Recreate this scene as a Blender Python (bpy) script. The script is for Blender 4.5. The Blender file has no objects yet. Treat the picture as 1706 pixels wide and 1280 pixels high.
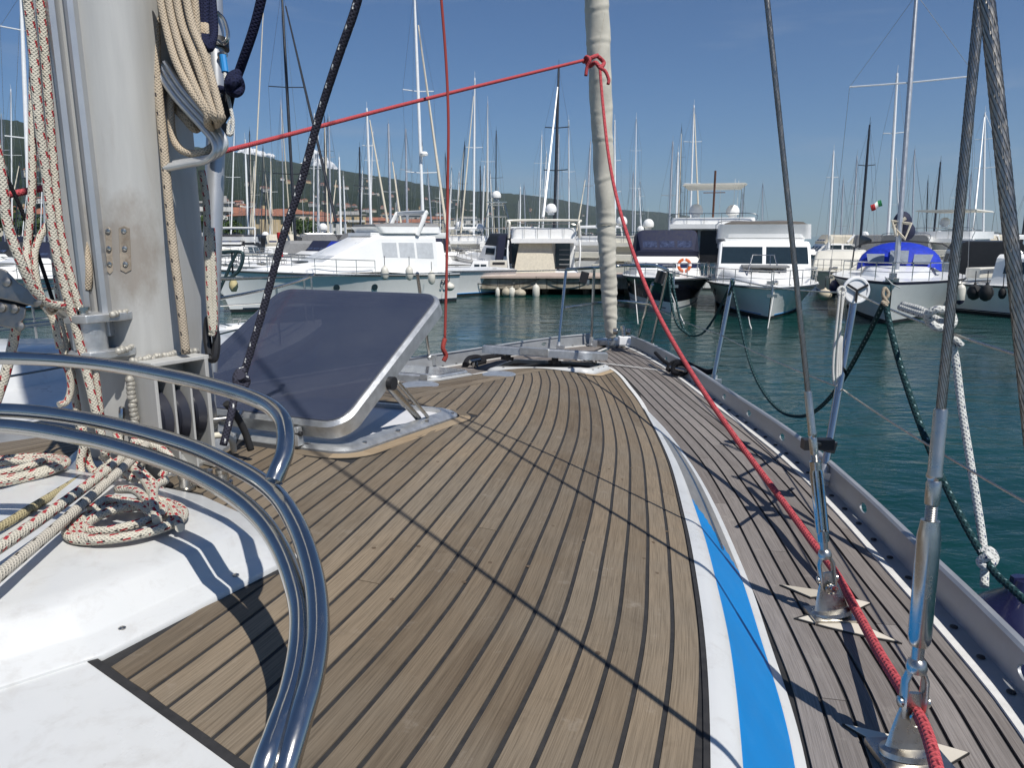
import bpy, math, random
from math import sin, cos, pi, radians
from mathutils import Vector, Matrix
random.seed(7)
S = bpy.context.scene
COL = S.collection
# ---------------------------------------------------------------- camera, light, exposure
ZC = 2.6                                   # eye height above the water
PITCH = math.atan(247 / 1200)
cam = bpy.data.cameras.new('camera'); camo = bpy.data.objects.new('camera', cam); COL.objects.link(camo)
camo.location = (0, 0, ZC); camo.rotation_euler = (pi / 2 - PITCH, 0, 0)
cam.sensor_fit = 'HORIZONTAL'; cam.sensor_width = 36; cam.lens = 36 * 1200 / 1706
cam.clip_start = 0.05; cam.clip_end = 30000
S.camera = camo
S.render.resolution_x, S.render.resolution_y = 1024, 769
SUN = Vector((0.6 * 0.56, -0.8 * 0.56, 0.83)).normalized()     # towards the sun: behind the right shoulder, high
SUN_EL = math.asin(SUN.z); SUN_AZ = math.atan2(SUN.x, SUN.y)
wd = bpy.data.worlds.new('World'); S.world = wd; wd.use_nodes = True
nt = wd.node_tree; nt.nodes.clear()
wo = nt.nodes.new('ShaderNodeOutputWorld'); bg = nt.nodes.new('ShaderNodeBackground')
sky = nt.nodes.new('ShaderNodeTexSky'); sky.sky_type = 'NISHITA'; sky.sun_disc = False
sky.sun_elevation = SUN_EL; sky.sun_rotation = SUN_AZ; sky.altitude = 0
sky.air_density = 1.0; sky.dust_density = 0.1; sky.ozone_density = 3.0
grade = nt.nodes.new('ShaderNodeMix'); grade.data_type = 'RGBA'; grade.blend_type = 'MULTIPLY'
grade.inputs[0].default_value = 1.0; grade.inputs[7].default_value = (0.54, 0.79, 1.06, 1)
bg.inputs[1].default_value = 0.072
nt.links.new(sky.outputs[0], grade.inputs[6])
# faint high cirrus, everywhere on the dome
tc = nt.nodes.new('ShaderNodeTexCoord'); mp = nt.nodes.new('ShaderNodeMapping'); mp.inputs[3].default_value = (1.6, 1.6, 9)
nz = nt.nodes.new('ShaderNodeTexNoise'); nz.inputs['Scale'].default_value = 2.2; nz.inputs['Detail'].default_value = 7; nz.inputs['Distortion'].default_value = .6
rp = nt.nodes.new('ShaderNodeMapRange'); rp.inputs[1].default_value = .57; rp.inputs[2].default_value = .82; rp.inputs[3].default_value = 0; rp.inputs[4].default_value = .30
nt.links.new(tc.outputs['Generated'], mp.inputs[0]); nt.links.new(mp.outputs[0], nz.inputs['Vector']); nt.links.new(nz.outputs[0], rp.inputs[0])
cm = nt.nodes.new('ShaderNodeMix'); cm.data_type = 'RGBA'; cm.inputs[7].default_value = (5.2, 6.0, 7.2, 1)
nt.links.new(rp.outputs[0], cm.inputs[0]); nt.links.new(grade.outputs[2], cm.inputs[6])
nt.links.new(cm.outputs[2], bg.inputs[0]); nt.links.new(bg.outputs[0], wo.inputs[0])
sl = bpy.data.lights.new('sun', 'SUN'); sl.energy = 5.0; sl.angle = radians(0.53); sl.color = (1, .965, .905)
so = bpy.data.objects.new('sun', sl); COL.objects.link(so); so.rotation_euler = SUN.to_track_quat('Z', 'Y').to_euler(); so.location = (20, -30, 60)
S.view_settings.view_transform = 'Standard'; S.view_settings.look = 'None'; S.view_settings.exposure = 0; S.view_settings.gamma = 1
S.view_settings.use_curve_mapping = False
S.render.engine = 'CYCLES'; S.cycles.use_denoising = True; S.cycles.max_bounces = 8; S.cycles.transparent_max_bounces = 16
S.cycles.volume_bounces = 0; S.cycles.caustics_reflective = False; S.cycles.caustics_refractive = False; S.cycles.sample_clamp_indirect = 6

# ---------------------------------------------------------------- geometry helpers
CP, SP = cos(PITCH), sin(PITCH)
def ray(px, py):
    x = (px - 853) / 1200; y = (py - 640) / 1200
    return Vector((x, CP - y * SP, -SP - y * CP))
def at(px, py, d): r = ray(px, py) * d; return Vector((r.x, r.y, r.z + ZC))
def onz(px, py, z): r = ray(px, py); return at(px, py, (z - ZC) / r.z)
def V(*a): return Vector(a)
def lerp(a, b, t): return a + (b - a) * t
def interp(x, xs, ys):
    if x <= xs[0]: return ys[0]
    for i in range(1, len(xs)):
        if x <= xs[i]:
            t = (x - xs[i - 1]) / (xs[i] - xs[i - 1]); return ys[i - 1] + (ys[i] - ys[i - 1]) * t
    return ys[-1]
def spl(x, xs, ys):
    """smooth (Catmull-Rom) interpolation through a table"""
    n = len(xs)
    if x <= xs[0]: return ys[0] + (x - xs[0]) * (ys[1] - ys[0]) / (xs[1] - xs[0])
    if x >= xs[-1]: return ys[-1]
    i = max(j for j in range(n - 1) if xs[j] <= x)
    h = xs[i + 1] - xs[i]; t = (x - xs[i]) / h
    def m(k):
        if k <= 0: return (ys[1] - ys[0]) / (xs[1] - xs[0])
        if k >= n - 1: return (ys[-1] - ys[-2]) / (xs[-1] - xs[-2])
        return (ys[k + 1] - ys[k - 1]) / (xs[k + 1] - xs[k - 1])
    t2, t3 = t * t, t * t * t
    return (2*t3-3*t2+1)*ys[i] + (t3-2*t2+t)*h*m(i) + (-2*t3+3*t2)*ys[i+1] + (t3-t2)*h*m(i+1)
def smooth_path(P, k=6):
    P = [Vector(p) for p in P]
    if len(P) < 3: return P
    out = []
    for i in range(len(P) - 1):
        a = P[i - 1] if i else P[0] * 2 - P[1]; b, c = P[i], P[i + 1]; d = P[i + 2] if i + 2 < len(P) else P[-1] * 2 - P[-2]
        for j in range(k):
            t = j / k
            out.append(.5 * ((2 * b) + (c - a) * t + (2*a - 5*b + 4*c - d) * t*t + (3*b - a - 3*c + d) * t*t*t))
    out.append(P[-1]); return out

class MB:
    def __init__(s): s.v = []; s.f = []; s.m = []; s.uv = []; s.sm = []
    def face(s, idx, m=0, uv=None, sm=True):
        s.f.append(tuple(idx)); s.m.append(m); s.sm.append(sm); s.uv.append(uv or [(0, 0)] * len(idx))
    def vs(s, pts):
        k = len(s.v); s.v += [tuple(p) for p in pts]; return list(range(k, k + len(pts)))
    def quad(s, a, b, c, d, m=0, uv=None): s.face(s.vs([a, b, c, d]), m, uv, False)
    def poly(s, pts, m=0): s.face(s.vs(pts), m, None, False)
    def box(s, c, d, m=0, R=None, taper=1.0):
        c = Vector(c); R = R or Matrix.Identity(3); hx, hy, hz = d[0] / 2, d[1] / 2, d[2] / 2
        P = [c + R @ Vector((x * (taper if z > 0 else 1), y * (taper if z > 0 else 1), z)) for z in (-hz, hz) for x, y in ((-hx, -hy), (hx, -hy), (hx, hy), (-hx, hy))]
        k = s.vs(P)
        for q in ((3, 2, 1, 0), (4, 5, 6, 7), (0, 1, 5, 4), (1, 2, 6, 5), (2, 3, 7, 6), (3, 0, 4, 7)): s.face([k[i] for i in q], m, None, False)
    def prism(s, lo, hi, m=0, caps=True, mtop=None, sm=False):
        n = len(lo); a = s.vs(lo); b = s.vs(hi)
        for i in range(n):
            j = (i + 1) % n; s.face((a[i], a[j], b[j], b[i]), m, None, sm)
        if caps: s.face(a[::-1], m, None, False); s.face(b, m if mtop is None else mtop, None, False)
    def loft(s, loops, m=0, closed=True, caps=True, mrow=None, sm=True, mcol=None):
        K = [s.vs(l) for l in loops]; n = len(K[0])
        for r in range(len(K) - 1):
            for i in range(n if closed else n - 1):
                j = (i + 1) % n
                mm = mrow[r] if mrow else (mcol[i] if mcol else m)
                s.face((K[r][i], K[r][j], K[r + 1][j], K[r + 1][i]), mm, None, sm)
        if caps and closed: s.face(K[0][::-1], m, None, False); s.face(K[-1], m, None, False)
    def tube(s, P, r, n=8, m=0, caps=True, lobes=0, twist=0.0, flat=None, u0=0.0, close=False):
        P = [Vector(p) for p in P]; N = len(P)
        if N < 2: return
        rr = r if hasattr(r, '__len__') else [r] * N
        T = []
        for i in range(N):
            t = (P[(i + 1) % N] - P[i - 1]) if close else (P[min(i + 1, N - 1)] - P[max(i - 1, 0)])
            T.append(t.normalized() if t.length > 1e-9 else Vector((0, 0, 1)))
        up = Vector((0, 0, 1)) if abs(T[0].z) < .9 else Vector((1, 0, 0))
        nrm = (up - T[0] * up.dot(T[0])).normalized(); rings = []; L = u0; Ls = []
        for i in range(N):
            if i:
                L += (P[i] - P[i - 1]).length
                nrm = (nrm - T[i] * nrm.dot(T[i])); nrm = nrm.normalized() if nrm.length > 1e-6 else T[i].orthogonal().normalized()
            bn = T[i].cross(nrm); Ls.append(L); R = []
            for k in range(n):
                a = 2 * pi * k / n; q = rr[i]
                if lobes: q *= 1 - .30 * (1 - abs(math.cos(lobes / 2 * (a + twist * L))))
                ca, sa = cos(a), sin(a)
                if flat: sa *= flat
                R.append(P[i] + (nrm * ca + bn * sa) * q)
            rings.append(s.vs(R))
        for i in range(N if close else N - 1):
            j = (i + 1) % N; Lj = Ls[j] if j else Ls[-1] + (P[0] - P[-1]).length
            for k in range(n):
                l = (k + 1) % n
                s.face((rings[i][k], rings[i][l], rings[j][l], rings[j][k]), m, [(Ls[i], k / n), (Ls[i], (k + 1) / n), (Lj, (k + 1) / n), (Lj, k / n)])
        if caps and not close: s.face(rings[0][::-1], m, [(.033, .455)] * n, False); s.face(rings[-1], m, [(.033, .455)] * n, False)
    def lathe(s, prof, o=(0, 0, 0), ax=(0, 0, 1), n=20, m=0, sm=True):
        o = Vector(o); ax = Vector(ax).normalized(); u = ax.orthogonal().normalized(); w = ax.cross(u)
        R = [s.vs([o + ax * z + (u * cos(2 * pi * k / n) + w * sin(2 * pi * k / n)) * max(r, 1e-5) for k in range(n)]) for r, z in prof]
        for i in range(len(R) - 1):
            for k in range(n):
                l = (k + 1) % n; s.face((R[i][k], R[i][l], R[i + 1][l], R[i + 1][k]), m, None, sm)
        s.face(R[0][::-1], m, None, False); s.face(R[-1], m, None, False)
    def ball(s, c, r, m=0, n=12, sz=1.0):
        s.lathe([(r * sin(pi * i / n), -r * sz * cos(pi * i / n)) for i in range(n + 1)], c, (0, 0, 1), 16, m)

def build(name, mb, mats, parent=None, label=None, cat=None, group=None, kind=None, sharp=35, bevel=0):
    me = bpy.data.meshes.new(name) if isinstance(mb, MB) else mb
    if isinstance(mb, MB):
        me.from_pydata(mb.v, [], mb.f)
        me.polygons.foreach_set('use_smooth', mb.sm); me.polygons.foreach_set('material_index', mb.m)
        uv = me.uv_layers.new(name='UVMap'); uv.data.foreach_set('uv', [c for f in mb.uv for p in f for c in p])
        if sharp: me.set_sharp_from_angle(angle=radians(sharp))
        me.validate()
    for m in (mats if isinstance(mats, (list, tuple)) else [mats]): me.materials.append(m)
    o = bpy.data.objects.new(name, me); COL.objects.link(o)
    if parent is not None: o.parent = parent
    if bevel:
        b = o.modifiers.new('bevel', 'BEVEL'); b.width = bevel; b.segments = 2; b.limit_method = 'ANGLE'; b.angle_limit = radians(35)
        o.modifiers.new('wn', 'WEIGHTED_NORMAL')
    tag(o, label, cat, group, kind); return o
def text_mesh(name, body, size, extrude, m, parent, loc=None, rot=None, mw=None):
    cu = bpy.data.curves.new(name, 'FONT'); cu.body = body; cu.size = size; cu.extrude = extrude; cu.align_x = 'CENTER'; cu.align_y = 'CENTER'; cu.resolution_u = 3
    t = bpy.data.objects.new(name, cu); COL.objects.link(t); bpy.context.view_layer.update()
    me = bpy.data.meshes.new_from_object(t.evaluated_get(bpy.context.evaluated_depsgraph_get())); bpy.data.objects.remove(t)
    o = build(name, me, m, parent)
    if mw is not None: o.matrix_basis = mw
    else: o.location = loc; o.rotation_euler = rot
    return o
def tag(o, label=None, cat=None, group=None, kind=None):
    if label: o['label'] = label
    if cat: o['category'] = cat
    if group: o['group'] = group
    if kind: o['kind'] = kind
def thing(name, label, cat, loc=(0, 0, 0), rz=0.0, group=None):
    o = bpy.data.objects.new(name, None); COL.objects.link(o); o.location = loc; o.rotation_euler = (0, 0, rz); o.empty_display_size = .2
    tag(o, label, cat, group); return o
def copy_tree(o, parent=None):
    c = o.copy(); COL.objects.link(c)
    if parent is not None: c.parent = parent
    for ch in list(o.children): copy_tree(ch, c)
    return c

# ---------------------------------------------------------------- materials
MATS = {}
class NB:
    """small node-building helper"""
    def __init__(s, name):
        s.mat = bpy.data.materials.new(name); s.mat.use_nodes = True; s.t = s.mat.node_tree; s.p = s.t.nodes['Principled BSDF']; s.out = s.t.nodes['Material Output']
    def n(s, ty, **kw):
        k = s.t.nodes.new(ty)
        for a, b in kw.items(): setattr(k, a, b)
        return k
    def put(s, sock, val):
        if hasattr(val, 'links') or isinstance(val, bpy.types.NodeSocket): s.t.links.new(val, sock)
        elif isinstance(val, (tuple, list)) and len(val) == 3 and sock.type == 'RGBA': sock.default_value = (*val, 1)
        else: sock.default_value = val
    def m(s, op, a, b=0.0, c=0.0):
        k = s.n('ShaderNodeMath', operation=op); s.put(k.inputs[0], a); s.put(k.inputs[1], b)
        if op in ('MULTIPLY_ADD',): s.put(k.inputs[2], c)
        return k.outputs[0]
    def noise(s, vec, scale, detail=4, rough=.55, dist=0):
        k = s.n('ShaderNodeTexNoise'); s.put(k.inputs['Scale'], scale); k.inputs['Detail'].default_value = detail; k.inputs['Roughness'].default_value = rough; k.inputs['Distortion'].default_value = dist
        if vec is not None: s.t.links.new(vec, k.inputs['Vector'])
        return k.outputs[0]
    def mapr(s, v, a, b, c=0.0, d=1.0):
        k = s.n('ShaderNodeMapRange'); s.put(k.inputs[0], v)
        for i, x in zip((1, 2, 3, 4), (a, b, c, d)): k.inputs[i].default_value = x
        return k.outputs[0]
    def mix(s, f, a, b, mode='MIX'):
        k = s.n('ShaderNodeMix', data_type='RGBA', blend_type=mode); s.put(k.inputs[0], f); s.put(k.inputs[6], a); s.put(k.inputs[7], b); return k.outputs[2]
    def coord(s, which='Object', scale=(1, 1, 1), loc=(0, 0, 0)):
        k = s.n('ShaderNodeTexCoord'); mpn = s.n('ShaderNodeMapping'); mpn.inputs[3].default_value = scale; s.put(mpn.inputs[1], loc)
        s.t.links.new(k.outputs[which], mpn.inputs[0]); return mpn.outputs[0]
    def bump(s, h, strength=.3, dist=.01, prev=None):
        k = s.n('ShaderNodeBump'); k.inputs['Strength'].default_value = strength; k.inputs['Distance'].default_value = dist; s.t.links.new(h, k.inputs['Height'])
        if prev: s.t.links.new(prev, k.inputs['Normal'])
        s.t.links.new(k.outputs[0], s.p.inputs['Normal']); return k.outputs[0]
    def base(s, c): s.put(s.p.inputs['Base Color'], c)
    def set(s, rough=.5, metal=0.0, spec=.5, **kw):
        s.put(s.p.inputs['Roughness'], rough); s.p.inputs['Metallic'].default_value = metal; s.p.inputs['Specular IOR Level'].default_value = spec
        for k, v in kw.items(): s.put(s.p.inputs[k], v)
        return s
def mat(name, col, rough=.5, metal=0.0, var=.12, vscale=6.0, bump=0.0, bscale=60.0, coat=0.0, spec=.5, dirt=0.0, dirtcol=(.25, .2, .15), emis=None):
    """plain surface with gentle colour variation, uneven gloss, optional fine relief and stains"""
    if name in MATS: return MATS[name]
    b = NB(name); c = b.coord()
    n1 = b.noise(c, vscale, 5, .6)
    lo = tuple(max(0, x * (1 - var)) for x in col); hi = tuple(min(1, x * (1 + var)) for x in col)
    colr = b.mix(b.mapr(n1, .3, .7), lo, hi)
    if dirt:
        n2 = b.noise(c, vscale * 2.7, 7, .7, .4); colr = b.mix(b.mapr(n2, .52, .78, 0, dirt), colr, dirtcol)
    b.base(colr); b.set(b.mapr(n1, .2, .8, max(.02, rough * .8), min(1, rough * 1.25)), metal, spec)
    if coat: b.p.inputs['Coat Weight'].default_value = coat; b.p.inputs['Coat Roughness'].default_value = .06
    if bump: b.bump(b.noise(c, bscale, 3), bump, .004)
    MATS[name] = b.mat; return b.mat

def teak(name, ca, cb, cgrey, fine=1.0):
    b = NB(name); oi = b.n('ShaderNodeObjectInfo'); uv = b.n('ShaderNodeUVMap'); mpn = b.n('ShaderNodeMapping'); mpn.inputs[3].default_value = (1.6, 60, 1)
    off = b.n('ShaderNodeCombineXYZ'); b.put(off.inputs[0], b.m('MULTIPLY', oi.outputs['Random'], 37.0)); b.put(off.inputs[1], b.m('MULTIPLY', oi.outputs['Random'], 91.0)); b.put(off.inputs[2], b.m('MULTIPLY', oi.outputs['Random'], 13.0))
    b.t.links.new(uv.outputs[0], mpn.inputs[0]); b.t.links.new(off.outputs[0], mpn.inputs[1])
    streak = b.noise(mpn.outputs[0], 1.0, 6, .62, .5)
    mp2 = b.n('ShaderNodeMapping'); mp2.inputs[3].default_value = (9, 420, 1); b.t.links.new(uv.outputs[0], mp2.inputs[0]); b.t.links.new(off.outputs[0], mp2.inputs[1])
    grain = b.noise(mp2.outputs[0], 1.0, 3, .6)
    obj = b.coord('Object'); patch = b.noise(obj, 2.3, 5, .6); wear = b.noise(obj, 14, 6, .7)
    tone = b.mix(b.mapr(oi.outputs['Random'], 0, 1), tuple(x * .74 for x in ca), tuple(min(1, x * 1.22) for x in cb))
    c1 = b.mix(b.mapr(streak, .34, .70, 0, .6), tone, cb)
    c2 = b.mix(b.mapr(patch, .38, .66, .0, .6), c1, cgrey)
    c3 = b.mix(b.mapr(grain, .25, .60, .58, 0), c2, tuple(x * .30 for x in ca))
    c4 = b.mix(b.mapr(wear, .60, .84, 0, .28), c3, (.50, .46, .40))
    c5 = b.mix(b.mapr(b.noise(obj, 5.5, 7, .65, .8), .60, .78, 0, .38), c4, tuple(x * .42 for x in ca))
    b.base(c5); b.set(.72, 0, .28); b.bump(grain, .55 * fine, .0012); MATS[name] = b.mat; return b.mat

def rope(name, base, flecks=(), dark=.45, braid=(.0045, 4), rough=.85):
    """braided rope: UV u runs along it in metres, v once round it"""
    b = NB(name); uv = b.n('ShaderNodeUVMap'); sp = b.n('ShaderNodeSeparateXYZ'); b.t.links.new(uv.outputs[0], sp.inputs[0]); u, v = sp.outputs[0], sp.outputs[1]
    pa, k = braid; ph = b.m('MULTIPLY', u, 1 / pa)
    a1 = b.m('SINE', b.m('MULTIPLY', b.m('ADD', b.m('MULTIPLY', ph, .5), b.m('MULTIPLY', v, float(k))), 2 * pi))
    a2 = b.m('SINE', b.m('MULTIPLY', b.m('SUBTRACT', b.m('MULTIPLY', ph, .5), b.m('MULTIPLY', v, float(k))), 2 * pi))
    h = b.m('MAXIMUM', a1, a2)
    dirt = b.noise(b.coord('Object'), 30, 4); colr = b.mix(b.mapr(dirt, .35, .75, 0, .35), base, tuple(x * .62 for x in base))
    for fc, per, off, w, vn, vo in flecks:
        du = b.m('FRACT', b.m('ADD', b.m('MULTIPLY', u, 1 / per), off)); mu = b.m('LESS_THAN', du, w)
        dv = b.m('FRACT', b.m('ADD', b.m('MULTIPLY', v, float(vn)), b.m('ADD', b.m('MULTIPLY', du, .3), vo))); mv = b.m('LESS_THAN', dv, .20)
        colr = b.mix(b.m('MULTIPLY', mu, mv), colr, fc)
    colr = b.mix(b.mapr(h, -.2, .55, dark, 0), colr, tuple(x * .22 for x in base))  # braid hollows darkened in the colour, as shade between strands
    b.base(colr); b.set(rough, 0, .25); b.bump(h, .8, .0012); MATS[name] = b.mat; return b.mat

def metal(name, col=(.62, .61, .58), rough=.22, dirt=.25, streak=False):
    b = NB(name); c = b.coord('Object', (1, 1, 1) if not streak else (1, 1, .05)); n1 = b.noise(c, 40 if not streak else 60, 5, .65); n2 = b.noise(b.coord(), 9, 6, .7)
    b.base(b.mix(b.mapr(n2, .45, .8, 0, dirt), col, tuple(x * .45 for x in col)))
    b.set(b.mapr(n1, .2, .8, rough * .6, rough * 1.7), 1.0); b.bump(n1, .08, .001); MATS[name] = b.mat; return b.mat

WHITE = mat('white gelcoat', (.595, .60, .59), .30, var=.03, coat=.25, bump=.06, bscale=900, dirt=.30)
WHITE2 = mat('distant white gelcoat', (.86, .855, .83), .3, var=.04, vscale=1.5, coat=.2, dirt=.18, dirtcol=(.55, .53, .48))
CREAM = mat('cream gelcoat', (.70, .67, .58), .4, var=.06, vscale=2, dirt=.2, dirtcol=(.5, .45, .36))
BLUE = mat('bright blue stripe paint', (.004, .19, .50), .5, var=.05, vscale=5, coat=0, spec=.25, dirt=.05, dirtcol=(.2, .4, .6))
CAULK = mat('black deck caulking', (.022, .021, .021), .75, var=.3, vscale=40, bump=.2)
SEAM = mat('white deck seam', (.66, .65, .62), .6, var=.08, vscale=30, dirt=.2)
TEAK = teak('weathered brown teak', (.152, .112, .073), (.228, .178, .122), (.196, .168, .130))
TEAKG = teak('weathered grey teak', (.172, .146, .130), (.250, .224, .206), (.222, .203, .190), 1.3)
TEAKN = teak('pale new teak', (.33, .235, .14), (.42, .31, .195), (.34, .28, .2))
ALU = mat('cast aluminium', (.56, .57, .57), .42, .75, var=.15, vscale=30, bump=.25, bscale=220, dirt=.35, dirtcol=(.35, .35, .34))
ALUR = mat('anodised toe rail', (.42, .43, .44), .45, .55, var=.08, vscale=8, bump=.08, bscale=300, dirt=.2, dirtcol=(.3, .29, .27))
STEEL = metal('polished stainless steel', (.53, .515, .485), .13, .30)
STEELD = metal('tarnished stainless steel', (.52, .50, .46), .26, .45)
WIRE = metal('stainless wire', (.40, .38, .35), .34, .5)
_t = WIRE.node_tree; _uv = _t.nodes.new('ShaderNodeUVMap'); _sp = _t.nodes.new('ShaderNodeSeparateXYZ'); _t.links.new(_uv.outputs[0], _sp.inputs[0])
_k1 = _t.nodes.new('ShaderNodeMath'); _k1.operation = 'MULTIPLY_ADD'; _t.links.new(_sp.outputs[0], _k1.inputs[0]); _k1.inputs[1].default_value = 6 / .16 * 2; _k2 = _t.nodes.new('ShaderNodeMath'); _k2.operation = 'MULTIPLY'; _t.links.new(_sp.outputs[1], _k2.inputs[0]); _k2.inputs[1].default_value = 12; _t.links.new(_k2.outputs[0], _k1.inputs[2])
_k3 = _t.nodes.new('ShaderNodeMath'); _k3.operation = 'FRACT'; _t.links.new(_k1.outputs[0], _k3.inputs[0]); _k4 = _t.nodes.new('ShaderNodeMath'); _k4.operation = 'PINGPONG'; _t.links.new(_k3.outputs[0], _k4.inputs[0]); _k4.inputs[1].default_value = .5
_mr = _t.nodes.new('ShaderNodeMapRange'); _mr.inputs[1].default_value = .06; _mr.inputs[2].default_value = .26; _mr.inputs[3].default_value = .82; _mr.inputs[4].default_value = 0; _t.links.new(_k4.outputs[0], _mr.inputs[0])
_pr = _t.nodes['Principled BSDF']; _src = _pr.inputs['Base Color'].links[0].from_socket; _mx = _t.nodes.new('ShaderNodeMix'); _mx.data_type = 'RGBA'; _t.links.new(_mr.outputs[0], _mx.inputs[0]); _t.links.new(_src, _mx.inputs[6]); _mx.inputs[7].default_value = (.05, .045, .04, 1); _t.links.new(_mx.outputs[2], _pr.inputs['Base Color'])  # shade in the grooves between strands is put into the base colour
BLACK = mat('black plastic', (.018, .018, .02), .45, var=.2)
RUBBER = mat('black rubber', (.015, .015, .016), .7, var=.3, bump=.2)
DARKGLASS = mat('dark tinted glass', (.018, .03, .038), .06, var=.1, spec=.7)
NAVY = mat('navy canvas', (.012, .016, .045), .75, var=.2, vscale=12, bump=.3, bscale=90)
GREYC = mat('grey canvas', (.22, .22, .22), .8, var=.15, vscale=10, bump=.3, bscale=90)
BEIGEC = mat('beige canvas', (.55, .50, .40), .85, var=.12, vscale=9, bump=.3, bscale=60, dirt=.3, dirtcol=(.36, .31, .24))
BLUEC = mat('royal blue canvas', (.006, .03, .42), .6, var=.3, vscale=10, bump=.4, bscale=30)
RED = mat('red paint', (.45, .02, .02), .5, var=.15)
ORANGE = mat('orange plastic', (.62, .12, .025), .5, var=.12)
DKHULL = mat('black hull paint', (.008, .009, .014), .12, var=.2, coat=.5)
ANTIF = mat('dark antifouling paint', (.012, .016, .02), .8, var=.3)
MASTW = mat('white spar paint', (.74, .75, .75), .3, var=.05)
MASTG = mat('silver spar', (.50, .51, .52), .35, .6, var=.08)
MASTD = mat('dark carbon spar', (.02, .022, .026), .3, var=.2)
WOODD = mat('varnished mahogany', (.13, .045, .018), .3, var=.3, vscale=8, coat=.4)
FEND = mat('off white fender vinyl', (.66, .63, .55), .45, var=.08, dirt=.3, dirtcol=(.35, .3, .22))
# ================================================================ THE YACHT UNDER THE CAMERA
# hull frame: s runs forward along the centreline, n to starboard; drop = metres below the eye
HD = radians(23.0); CS = V(sin(HD), cos(HD)); NN = V(cos(HD), -sin(HD)); NB0 = -1.7426
def W(s, n, drop): return Vector((s * CS.x + (n + NB0) * NN.x, s * CS.y + (n + NB0) * NN.y, ZC - drop))
def inv(p): return p.x * CS.x + p.y * CS.y, p.x * NN.x + p.y * NN.y - NB0
C3, N3 = V(CS.x, CS.y, 0), V(NN.x, NN.y, 0)
_e = ([-.8, 0, .5, .94, 1.25, 1.58, 2.08, 3.0, 4.05, 4.56, 5.17, 5.49], [1.80, 1.75, 1.705, 1.648, 1.599, 1.534, 1.423, 1.191, .847, .642, .364, .103])
_f = ([-.8, 0, 1.3, 1.75, 2.15, 2.89, 3.58, 4.05], [2.00, 1.94, 1.785, 1.686, 1.584, 1.351, 1.079, .86])
_w = ([-.8, .5, 1.6, 1.88, 2.22, 2.72, 3.4, 4.45, 5.3, 6.12, 6.45], [2.50, 2.37, 2.196, 2.126, 2.025, 1.875, 1.636, 1.169, .78, .345, .13])
_pe = ([-.8, 1.0, 2.2, 4.2, 5.0, 5.49], [-1.36, -1.30, -1.15, -.62, -.36, -.1])
_pw = ([-.8, 1.0, 2.14, 4.0, 5.06, 5.4, 6.09, 6.45], [-1.98, -1.86, -1.68, -1.15, -.76, -.64, -.36, -.13])
def HB(s): return spl(s, *_e)
def FOOT(s): return spl(s, *_f) if s < 4.05 else HB(s) + .005
def WW(s): return spl(s, *_w)
def PE(s): return spl(s, *_pe)
def PW(s): return spl(s, *_pw)
def D(s, n=0): return interp(s, [0, 3, 7], [.98, .98, 1.0])
def Rc(s): return spl(s, [-1, 0, 1, 2, 3, 4, 5, 5.6, 6.5], [.66, .66, .67, .69, .76, .85, .95, .99, 1.0])
def Re(s): return spl(s, [-1, 0, 1, 1.6, 3, 4.2, 5.4, 6.5], [.70, .72, .755, .80, .93, .985, .992, 1.0])
def R(s, n):
    h = HB(s) if n > 0 else -PE(s)
    return Rc(s) + (Re(s) - Rc(s)) * min(1.2, (abs(n) / max(.15, h)) ** 2)

yacht = thing('sailing_yacht', 'white sailing yacht with teak decks and blue cabin stripe filling the foreground', 'yacht')
H1 = (1.82, 2.66, -.45, .40); H2 = (3.62, 4.14, -.76, -.27); H3 = (4.72, 5.26, -.50, .34)
def in_rect(s, n, q, g=0): return q[0] - g < s < q[1] + g and q[2] - g < n < q[3] + g

# base sheets (black caulking under the planks)
def sheet(name, nA, nB, drop, s0, s1, ds, nn_, material, hole=None, off=0.0):
    b = MB(); rows = int((s1 - s0) / ds); K = []
    for i in range(rows + 1):
        s = s0 + (s1 - s0) * i / rows; a, c = nA(s), nB(s)
        K.append(b.vs([W(s, a + (c - a) * j / nn_, drop(s, a + (c - a) * j / nn_) + off) for j in range(nn_ + 1)]))
    for i in range(rows):
        s = s0 + (s1 - s0) * (i + .5) / rows; a, c = nA(s), nB(s)
        for j in range(nn_):
            n = a + (c - a) * (j + .5) / nn_
            if hole and hole(s, n): continue
            b.face((K[i][j], K[i][j + 1], K[i + 1][j + 1], K[i + 1][j]), 0, None, True)
    return build(name, b, material, yacht)
sheet('coachroof', PE, HB, R, -.8, 5.48, .035, 90, CAULK, lambda s, n: in_rect(s, n, H1, -.055) or s < .62 - .2 * (n - .71) and n > -1.2)
sheet('side_deck', lambda s: FOOT(s) - .02, WW, D, -.8, 6.44, .08, 16, CAULK, None, .004)
sheet('side_deck', PW, lambda s: PE(s) + .02 if s < 5.3 else .02, D, -.8, 6.44, .08, 16, CAULK, None, .004)

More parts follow.
